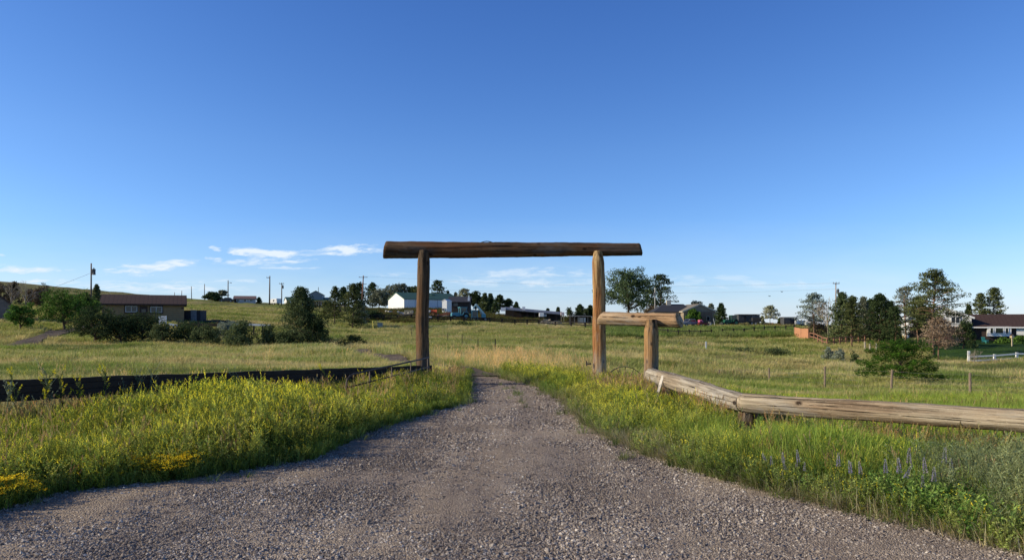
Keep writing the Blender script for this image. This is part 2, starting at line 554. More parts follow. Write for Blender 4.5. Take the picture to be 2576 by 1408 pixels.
# ------------------------------------------------------------------ logs, gateway and near fences
def log(name, p0, p1, r0, r1, mat, parent=None, base=(0, 0, 0), seed=0, prof=None, slant0=0.0, slant1=0.0, wob=.02, n=30, step=.07):
    """a weathered pole from p0 to p1 (world), own z along its length; prof(t) scales the radius"""
    rd = random.Random(seed)
    p0, p1 = Vector(p0), Vector(p1)
    d = p1 - p0; L = d.length; d.normalize()
    up = Vector((0, 0, 1)) if abs(d.z) < .9 else Vector((0, 1, 0))
    x = up.cross(d).normalized(); y = d.cross(x)
    ph = [rd.uniform(0, 6.28) for _ in range(10)]
    m = max(6, int(L / step))
    V, Fc = [], []
    for i in range(m + 1):
        t = i / m; z = t * L
        cxo = wob * (math.sin(z * 1.3 + ph[0]) + .5 * math.sin(z * 2.9 + ph[1])); cyo = wob * (math.sin(z * 1.1 + ph[2]) + .5 * math.sin(z * 3.3 + ph[3]))
        r = (r0 + (r1 - r0) * t) * (prof(t, L) if prof else 1)
        r *= 1 + .012 * math.sin(z * 5 + ph[4]) + .01 * math.sin(z * 11 + ph[5])
        for j in range(n):
            a = 2 * math.pi * j / n
            rr = r * (1 + .026 * math.sin(3 * a + ph[6] + z * .4) + .022 * math.sin(5 * a + ph[7] - z * .5) + .02 * math.sin(11 * a + ph[8] + .8 * math.sin(z * .7)) + .012 * rd.uniform(-1, 1))
            vx, vy = rr * math.cos(a) + cxo, rr * math.sin(a) + cyo
            zz = z + (slant0 * vy * (1 - t) ** 6 if slant0 else 0) + (slant1 * vy * t ** 6 if slant1 else 0)
            V.append((vx, vy, zz))
    for i in range(m):
        for j in range(n):
            Fc.append((i * n + j, i * n + (j + 1) % n, (i + 1) * n + (j + 1) % n, (i + 1) * n + j))
    # end caps with a slightly rounded rim
    for ring, sgn in ((0, -1), (m, 1)):
        o = len(V)
        c = Vector((0, 0, 0))
        for j in range(n): c += Vector(V[ring * n + j])
        c /= n
        for j in range(n):
            q = Vector(V[ring * n + j]); q = c + (q - c) * .93; q.z += sgn * .012 + rd.uniform(-.004, .004); V.append(tuple(q))
        for j in range(n):
            a, b = ring * n + j, ring * n + (j + 1) % n
            Fc.append((a, b, o + (j + 1) % n, o + j) if sgn > 0 else (b, a, o + j, o + (j + 1) % n))
        V.append((c.x, c.y, c.z + sgn * .01))
        for j in range(n):
            Fc.append((o + j, o + (j + 1) % n, len(V) - 1) if sgn > 0 else (o + (j + 1) % n, o + j, len(V) - 1))
    me = bpy.data.meshes.new(name)
    me.from_pydata(V, [], Fc)
    me.polygons.foreach_set('use_smooth', [len(f) == 4 for f in Fc])
    me.materials.append(mat)
    o = link(name, me, parent)
    M = Matrix((x, y, d)).transposed().to_4x4()
    M.translation = p0 - Vector(base)
    o.matrix_local = M
    return o


W_POST_GREY = log_wood('weathered_grey_brown_log', (.15, .105, .066), (.042, .028, .018), (.34, .155, .055), .30)
W_POST_TAN = log_wood('honey_brown_log', (.64, .44, .21), (.17, .085, .036), (.36, .135, .04), .65)
W_BEAM = log_wood('dark_brown_log', (.25, .15, .078), (.055, .031, .018), (.20, .078, .03), .6)
W_SMALL = log_wood('pale_orange_log', (.62, .46, .29), (.33, .205, .115), (.50, .28, .13), .4, 1.4, 20)
W_RAIL = log_wood('sun_bleached_log', (.54, .475, .375), (.25, .205, .15), (.36, .235, .12), .3, 1.4, 30)
W_RAIL2 = log_wood('straw_coloured_log', (.56, .465, .325), (.27, .20, .13), (.45, .22, .085), .15, 1.4, 30)
W_DARK = paint('old_dark_timber', (.026, .017, .012), .75, .5, 5, lines=('z', .11))
W_STEEL = paint('rusty_pipe', (.060, .045, .038), .55, .4, 6, metal=.3)


def build_gateway():
    Yp = 19.6
    base = Vector((PX(1284, Yp), Yp, g(PX(1284, Yp), Yp)))
    t = thing('log_gateway', 'tall ranch gateway of thick peeled logs with a long crossbeam over the gravel drive', 'gateway', base)

    def shoulder(start, w, drop=.3):
        return lambda u, L: 1 - (1 - w) * max(0, min(1, (u * L - (L - drop)) / drop)) ** 1.3
    def foot(u, L): return 1.0
    o = log('post', (PX(1060, Yp), Yp, -.4), (PX(1068, Yp), Yp, PZ(630, Yp)), .178, .160, W_POST_GREY, t, base, 1, shoulder(0, .72))
    o['label'] = 'grey brown post with a knotty face'
    o = log('post', (PX(1506, Yp), Yp, -.4), (PX(1507.5, Yp), Yp, PZ(632, Yp)), .182, .160, W_POST_TAN, t, base, 2, shoulder(0, .66))
    o['label'] = 'honey brown post carrying a latch hook'
    log('crossbeam', (PX(969, 19.86), 19.86, PZ(628.5, 19.86)), (PX(1611, 19.86), 19.86, PZ(627.6, 19.86)), .228, .166, W_BEAM, t, base, 3, None, .18, -.22, .006)
    # short side beam, mortised into the tall post and lapped behind the low post
    o = log('side_beam', (PX(1513, 19.15), 19.15, PZ(800, 19.15)), (PX(1709, 17.75), 17.75, PZ(805, 17.75)), .165, .172, W_SMALL, t, base, 4, None, .55, -.35, .004)
    o['label'] = 'short pale side beam with a dark cut end'
    o = log('post', (PX(1638, 17.9), 17.9, -.5), (PX(1639, 17.9), 17.9, PZ(804, 17.9)), .178, .168, log_wood('grey_topped_log', (.33, .25, .165), (.15, .10, .06), (.52, .27, .09), .6), t, base, 5, shoulder(0, .74, .34))
    o['label'] = 'low post with a grey weathered top'
    hk = MB()
    hk.box((-.10, 0, 0), (.14, .03, .03)).box((-.16, 0, .02), (.03, .05, .12)).tube([(-.05, -.03, .03), (-.12, -.05, .05), (-.15, -.05, -.02)], .012, 6)
    hk.build('latch', W_STEEL, t, loc=Vector((PX(1490, Yp), Yp - .05, PZ(915, Yp))) - base)
    wl = MB(); wl.tube([(PX(1205 + i * 5, 19.9), 19.86, PZ(612 - 5 * math.sin(i / 8 * 3.14), 19.86)) for i in range(9)], .012, 5)
    wl.v = [tuple(Vector(v) - base) for v in wl.v]
    wl.build('loose_wire', W_STEEL, t)


def build_rails():
    base = Vector((PX(1880, 12.4), 12.4, g(PX(1880, 12.4), 12.4)))
    t = thing('log_rail_fence', 'low fence of heavy sun bleached logs set on stub posts beside the drive', 'fence', base)
    log('rail', (PX(1640, 17.55), 17.55, PZ(945, 17.55)), (PX(1871, 12.25), 12.25, PZ(1013, 12.25)), .19, .155, W_RAIL, t, base, 11, None, wob=.012)['label'] = 'grey cracked rail running back to the low gatepost'
    a = Vector((PX(1862, 12.2), 12.2, PZ(1011, 12.2))); b = Vector((PX(2576, 9.6), 9.6, PZ(1060, 9.6)))
    log('rail', a, b + (b - a) * .55, .152, .150, W_RAIL2, t, base, 12, lambda u, L: 1 - .25 * max(0, 1 - u * L / .10) ** 2, wob=.006)['label'] = 'straw coloured rail with an orange stained end'
    wp = log_wood('split_brown_stub', (.36, .22, .11), (.14, .08, .04), (.30, .14, .05), .5, 1.5)
    for px, Y, top, r in ((1681, 16.4, 972, .135), (1882, 12.36, 1022, .165), (2700, 9.35, 1075, .16)):
        x = PX(px, Y)
        log('stub_post', (x, Y, g(x, Y) - .35), (x, Y, PZ(top, Y)), r, r * .98, wp, t, base, int(px), None, wob=.004)
    s = MB().beam((PX(1668, 16.15), 16.15, PZ(944, 16.15)), (PX(1646, 15.85), 15.85, g(PX(1646, 15.85), 15.85) - .05), .065, .022)
    o = s.build('lath', paint('pale_lath', (.62, .56, .46), .8, .2, 5), bevel=.003)
    tag(o, 'pale split lath leaning against the bleached rail near the low gatepost', 'lath')


def build_board_fence():
    A = Vector((PX(-260, 10.6), 10.6, PZ(994, 10.6))); B = Vector((PX(1084, 19.8), 19.8, PZ(934.5, 19.8)))
    mid = (A + B) / 2
    base = Vector((mid.x, mid.y, g(mid.x, mid.y)))
    t = thing('board_fence', 'low dark plank fence half buried in yellow clover', 'fence', base)
    m = MB()
    n = 40
    d = (B - A).normalized(); s = Vector((-d.y, d.x, 0)).normalized()
    for i in range(n):
        pass
    pts = [A + (B - A) * i / n for i in range(n + 1)]
    vs = []
    for i, p in enumerate(pts):
        w = .006 * math.sin(i * 1.9) + .004 * math.sin(i * .7)
        for dx, dz in ((-.035, -.17), (.035, -.17), (.035, .17), (-.035, .17)):
            q = p - base + s * dx; q.z += dz + w; vs.append(q)
    fs = [(i * 4 + j, i * 4 + (j + 1) % 4, i * 4 + 4 + (j + 1) % 4, i * 4 + 4 + j) for i in range(n) for j in range(4)] + [(0, 1, 2, 3), (n * 4 + 3, n * 4 + 2, n * 4 + 1, n * 4)]
    m.add(vs, fs)
    m.build('plank', W_DARK, t)
    for px in (-150, 331, 690, 1062):
        # where the fence line crosses column px
        k = (px - CX) / F
        u = (k * A.y - A.x) / ((B.x - A.x) - k * (B.y - A.y))
        p = A + (B - A) * u + s * .09
        p.z = g(p.x, p.y)
        o = MB().box((0, 0, -.05), (.11, .09, .9)).build('post', paint('black_post', (.03, .022, .017), .8, .3, 4), t, bevel=.008, loc=p - base + Vector((0, 0, 0)))


def build_tube_gate():
    a = Vector((PX(1079, 19.25), 19.25, 0)); b = Vector((PX(872, 14.7), 14.7, 0))
    za, zb = PZ(899, 19.25), PZ(944, 14.7)
    base = Vector((a.x, a.y, g(a.x, a.y)))
    t = thing('pipe_gate', 'rusty steel pipe gate swung open along the dark plank fence', 'gate', base)
    def P(u, z): q = a + (b - a) * u; q.z = za + (zb - za) * u + z; return q - base
    m = MB()
    pts = [P(0, 0)] + [P(u, 0) for u in (.3, .6, .93)] + [P(.965, -.02), P(.99, -.07), P(1, -.14), P(1, -.4), P(1, -.62), P(.98, -.70), P(.94, -.72), P(.5, -.72), P(0, -.72)]
    m.tube(pts, .021, 8)
    m.build('frame', W_STEEL, t, True)
    for z in (-.24, -.48): MB().tube([P(0, z), P(1, z)], .016, 6).build('bar', W_STEEL, t, True)
    for u in (.02, .27, .52, .77): MB().tube([P(u, .0), P(u, -.72)], .015, 6).build('upright', W_STEEL, t, True)


def build_wheel():
    Y = 18.75; c = Vector((PX(1571, Y), Y, PZ(921, Y) - .52))
    t = thing('wagon_wheel', 'thin iron wagon wheel half sunk in grass between the two gateposts', 'wheel', (c.x, c.y, g(c.x, c.y)))
    off = c - Vector(t.location)
    r = .52
    m = MB(); n = 48
    vs, fs = [], []
    for i in range(n):
        a = 2 * math.pi * i / n
        for rr, yy in ((r, -.025), (r, .025), (r - .016, .025), (r - .016, -.025)): vs.append((rr * math.cos(a), yy, rr * math.sin(a)))
    for i in range(n):
        for j in range(4): fs.append((i * 4 + j, i * 4 + (j + 1) % 4, ((i + 1) % n) * 4 + (j + 1) % 4, ((i + 1) % n) * 4 + j))
    m.add(vs, fs); m.build('rim', W_STEEL, t, loc=off)
    for i in range(14):
        a = 2 * math.pi * (i + .4) / 14
        MB().tube([(.06 * math.cos(a), 0, .06 * math.sin(a)), ((r - .01) * math.cos(a), 0, (r - .01) * math.sin(a))], .007, 6).build('spoke', W_STEEL, t, loc=off)
    MB().disc_y((0, 0, 0), .07, .14, 16).build('hub', W_STEEL, t, loc=off)


# ------------------------------------------------------------------ trees
LEAF = foliage_mat('tree_foliage', .25, 0, .25, gain=1.7)
BARK = paint('tree_bark', (.12, .085, .06), .9, .4, 4)
BARK_PALE = paint('pale_bark', (.30, .25, .19), .9, .35, 4)
BARK_RED = paint('reddish_pine_bark', (.22, .13, .08), .9, .4, 4)


def leaves(cent, size, col, rg, ratio=.55, updir=None):
    """diamond leaves at the given centres"""
    n = len(cent)
    u = rg.normal(size=(n, 3))
    if updir is not None: u = u * .8 + updir
    u /= np.linalg.norm(u, axis=1)[:, None]
    w = rg.normal(size=(n, 3)); v = np.cross(u, w); v /= np.maximum(np.linalg.norm(v, axis=1), 1e-6)[:, None]
    s = size[:, None] if hasattr(size, '__len__') else size
    V = np.stack([cent - u * s, cent - v * s * ratio, cent + u * s, cent + v * s * ratio], 1).reshape(-1, 3)
    Fq = np.arange(4 * n).reshape(n, 4)
    C = np.repeat(col, 4, axis=0)
    return V, Fq, C


PALETTE = {
    'pine': ((.020, .032, .013), (.118, .128, .045)), 'dark': ((.014, .026, .011), (.052, .070, .026)), 'juniper': ((.020, .034, .016), (.105, .125, .050)),
    'brown': ((.045, .035, .024), (.12, .09, .055)), 'grey': ((.075, .085, .055), (.17, .175, .115)), 'blue': ((.07, .095, .08), (.17, .195, .155)),
    'green': ((.014, .036, .007), (.095, .165, .028)), 'bright': ((.008, .022, .004), (.062, .130, .016)), 'cotton': ((.018, .034, .014), (.095, .125, .055)), 'dead': ((.11, .078, .05), (.25, .185, .125)),
    'pale': ((.12, .13, .075), (.24, .235, .15)), 'sage': ((.10, .12, .085), (.20, .22, .16)),
}


def make_tree(kind, name, label, px, top, base, width, Y, pal, crown=None, seed=0, group=None, cat='tree', lean=0.0, dens=1.0, bark=None, partname='crown', stem='trunk'):
    """px column, top and base rows, width in columns, all at depth Y. crown = row of the crown's lower edge"""
    rg = np.random.default_rng(seed + 100); rd = random.Random(seed + 100)
    x = PX(px, Y); z0 = min(g(x, Y), PZ(base, Y) + .4)
    z0 = g(x, Y)
    H = PZ(top, Y) - z0; W = PS(width, Y) * (1.42 if 88 < Y < 130 else 1.55 if 77 < Y < 89 and kind != 'dense' else 1.4 if px == 757 else 1.5 if Y >= 146 and name == 'juniper_tree' and px < 130 else 1.18)
    cb = (PZ(crown, Y) - z0) if crown else .05 * H
    cb = max(.02 * H, cb)
    t = thing(name, label, cat, (x, Y, z0), 0, group)
    leaf = max(.045, .95 * Y / 745)
    P, S, T = [], [], []        # clump centres, radii, tint
    limbs = []
    if kind in ('round', 'layered'): cb = .10 * H
    if kind in ('pine', 'sparse', 'dense'):
        nbr = {'pine': 74, 'dense': 125, 'sparse': 58}[kind]
        for li in range(nbr):
            f = min(max((li + rd.uniform(-.8, .8)) / nbr, 0), 1)
            z = cb + (H - cb) * f * .97
            pr = {'pine': (1 - f) ** .6 * (.66 + .34 * min(1, f * 4)), 'sparse': (1 - f) ** .5 * (.7 + .3 * min(1, f * 4)), 'dense': ((1 - f) ** .9) * (.95 + .05 * min(1, f * 5)) * (1 + .18 * math.sin(f * 19 + seed))}[kind]
            a = li * 2.399 + rd.uniform(-.5, .5)
            L = W / 2 * pr * (rd.uniform(.5, 1.1) if kind != 'sparse' else rd.choice((.55, .8, 1.0, 1.15)) * rd.uniform(.85, 1.1)) + .02 * H
            up = rd.uniform(-.05, .38) * L - (.15 * L if f < .3 else 0)
            end = np.array([math.cos(a) * L, math.sin(a) * L, max(z + up, .02 * H)])
            limbs.append(((0, 0, z), end, .018 * H * (1 - f) * .5 + .01))
            for s in ((.45, .72, 1.0) if kind != 'sparse' else (.55, .8, 1.0)):
                q = np.array([math.cos(a) * L * s, math.sin(a) * L * s, max(z + up * s, .02 * H)])
                P.append(q); S.append((.075 if kind != 'sparse' else .07) * W * rd.uniform(.7, 1.3) + leaf * .6); T.append(rd.uniform(.1, 1))
        for u in (.9, .95, .99):
            P.append(np.array([0, 0, H * u])); S.append(.045 * W + leaf * .5); T.append(.8)
    elif kind in ('juniper', 'shrub'):
        nc = int((70 if kind == 'juniper' else 90) * dens)
        lobes = [(rd.uniform(-.3, .3) * W, rd.uniform(-.25, .25) * W, rd.uniform(.15, .3) * W, rd.uniform(.7, 1.0)) for _ in range(4)] + [(0, 0, .28 * W, 1.0)]
        for c in range(nc):
            lx, ly, lr, lh = rd.choice(lobes)
            f = rd.uniform(0, 1) ** .8
            zz = cb + (H * lh - cb) * f
            pr = (1 - f) ** .6 * .8 + .25 if kind == 'juniper' else math.sqrt(max(.05, 1 - (f * 1.0) ** 2.2)) * 1.05
            a = rd.uniform(0, 6.28); rr = math.sqrt(rd.uniform(.2, 1)) * lr * pr * (1.15 if kind == 'juniper' else 1.25)
            P.append(np.array([lx * (1 - f * .5) + rr * math.cos(a), ly + rr * math.sin(a), zz])); S.append(.075 * W * rd.uniform(.7, 1.4) + leaf * .5); T.append(rd.uniform(0, 1) * .8 + f * .2)
        for lx, ly, lr, lh in lobes: limbs.append(((0, 0, .02 * H), np.array([lx, ly, H * lh * .8]), .02 * H + .01))
    elif kind in ('round', 'layered'):
        nl = 22 if kind == 'round' else 24
        cenl = []
        for c in range(nl):
            a = c * 2.4 + rd.uniform(-.4, .4); f = (c + .5) / nl
            if kind == 'round':
                zz = cb + (H - cb) * (.16 + .66 * ((c * 7) % nl) / nl); rr = W * (.40 if .2 < (zz / H) < .62 else .25) * rd.uniform(.45, 1.08); lr = rd.uniform(.13, .20) * W; lz = min(lr * .95, .2 * H)
            else:
                zz = cb + (H - cb) * (f * .9 + .05); rr = W * .42 * (1 - f) ** .35 * rd.uniform(.5, 1.05); lr = rd.uniform(.15, .26) * W; lz = lr * .11
            q = np.array([rr * math.cos(a), rr * math.sin(a), zz]); cenl.append(q)
            limbs.append(((0, 0, max(.1 * H, zz * .45)), q, .016 * H + .01))
            for k in range(int((26 if kind == 'round' else 18) * dens)):
                dv = rg.normal(size=3); dv /= np.linalg.norm(dv); rad = rd.uniform(.55, 1.05)
                P.append(q + dv * np.array([lr, lr, lz]) * rad); S.append((.045 if kind == 'round' else .034) * W * rd.uniform(.7, 1.35) + leaf * .4); T.append(rd.uniform(0, 1))
        if kind == 'round':
            for k in range(20):
                P.append(np.array([rd.gauss(0, .12) * W, rd.gauss(0, .12) * W, cb + (H - cb) * rd.uniform(.3, .75)])); S.append(.09 * W); T.append(.1)
    elif kind == 'bare':
        pass
    P = np.array(P) if P else np.zeros((0, 3)); S = np.array(S); T = np.array(T)
    # trunk with limbs
    m = MB()
    r = max(.012 * H + .02, .035)
    if kind == 'round': r *= 1.8
    top_z = H * (.93 if kind in ('pine', 'sparse', 'dense', 'bare') else .55)
    if kind in ('juniper', 'shrub'): top_z = .4 * H
    pts = [(lean * H * u + .02 * H * math.sin(u * 5 + seed), .01 * H * math.sin(u * 4), -.15 + (top_z + .15) * u) for u in (0, .15, .35, .6, .8, 1)]
    m.tube(pts, [r * 1.3, r, r * .9, r * .7, r * .45, r * .2], 7)
    for a, b, lr in limbs[:: (1 if len(limbs) < 60 else 2)]:
        lr = min(lr, r * .5)
        mid = ((a[0] + b[0]) * .5, (a[1] + b[1]) * .5, (a[2] + b[2]) * .5 + .02 * H)
        m.tube([a, mid, tuple(b)], [lr, lr * .7, lr * .3], 4, False)
    if kind == 'bare':
        def grow(p, d, L, rad, depth):
            q = (p[0] + d[0] * L, p[1] + d[1] * L, p[2] + d[2] * L)
            m.tube([p, q], [rad, rad * .6], 4, False)
            if depth == 0: return
            for _ in range(rd.randint(2, 4)):
                e = Vector(d) + Vector((rd.uniform(-.9, .9), rd.uniform(-.9, .9), rd.uniform(-.2, .7))); e.normalize()
                grow(q, tuple(e), L * rd.uniform(.55, .8), rad * .6, depth - 1)
        for i in range(5):
            a = i * 1.3; d = Vector((math.cos(a) * W / H * 1.2, math.sin(a) * .5, 1)).normalized()
            grow((0, 0, H * .15 * (i + 1) * .5), tuple(d), H * .22, .012 * H, 4)
    m.build(stem, bark or BARK, t, True)
    if len(P):
        area = W * (H - cb) * .75
        per = max(8, int(area * (5.0 if kind != 'sparse' else 3.6) * dens / (leaf * leaf) / len(P)))
        per = min(per, 160)
        n = len(P) * per
        o = rg.normal(size=(n, 3)); o /= np.linalg.norm(o, axis=1)[:, None]
        rad = rg.uniform(.25, 1, n) ** .5
        Sr = np.repeat(S, per)
        fl = np.array([1, 1, .62 if kind in ('pine', 'dense', 'sparse') else .85])
        cent = np.repeat(P, per, axis=0) + o * (Sr * rad)[:, None] * fl
        cent[:, 0] += lean * cent[:, 2]
        keep = cent[:, 2] > .01
        cent = cent[keep]; n = len(cent)
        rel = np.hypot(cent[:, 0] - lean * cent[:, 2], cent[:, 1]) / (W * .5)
        tt = np.clip((np.repeat(T, per)[keep] * .75 + rg.uniform(0, .35, n) + .25 * o[keep][:, 2]) * np.clip(.35 + 1.1 * rel, .3, 1.1), 0, 1)  # crown shading put into leaf colour: inner leaves darker, clump tops lighter
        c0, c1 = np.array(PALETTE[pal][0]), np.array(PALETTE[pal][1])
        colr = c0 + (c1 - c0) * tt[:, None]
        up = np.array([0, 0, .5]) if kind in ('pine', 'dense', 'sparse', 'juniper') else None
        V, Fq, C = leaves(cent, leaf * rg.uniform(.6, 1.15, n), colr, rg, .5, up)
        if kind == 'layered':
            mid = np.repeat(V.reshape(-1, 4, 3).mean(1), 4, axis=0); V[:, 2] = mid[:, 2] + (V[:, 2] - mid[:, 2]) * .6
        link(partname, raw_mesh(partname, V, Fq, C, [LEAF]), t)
    return t


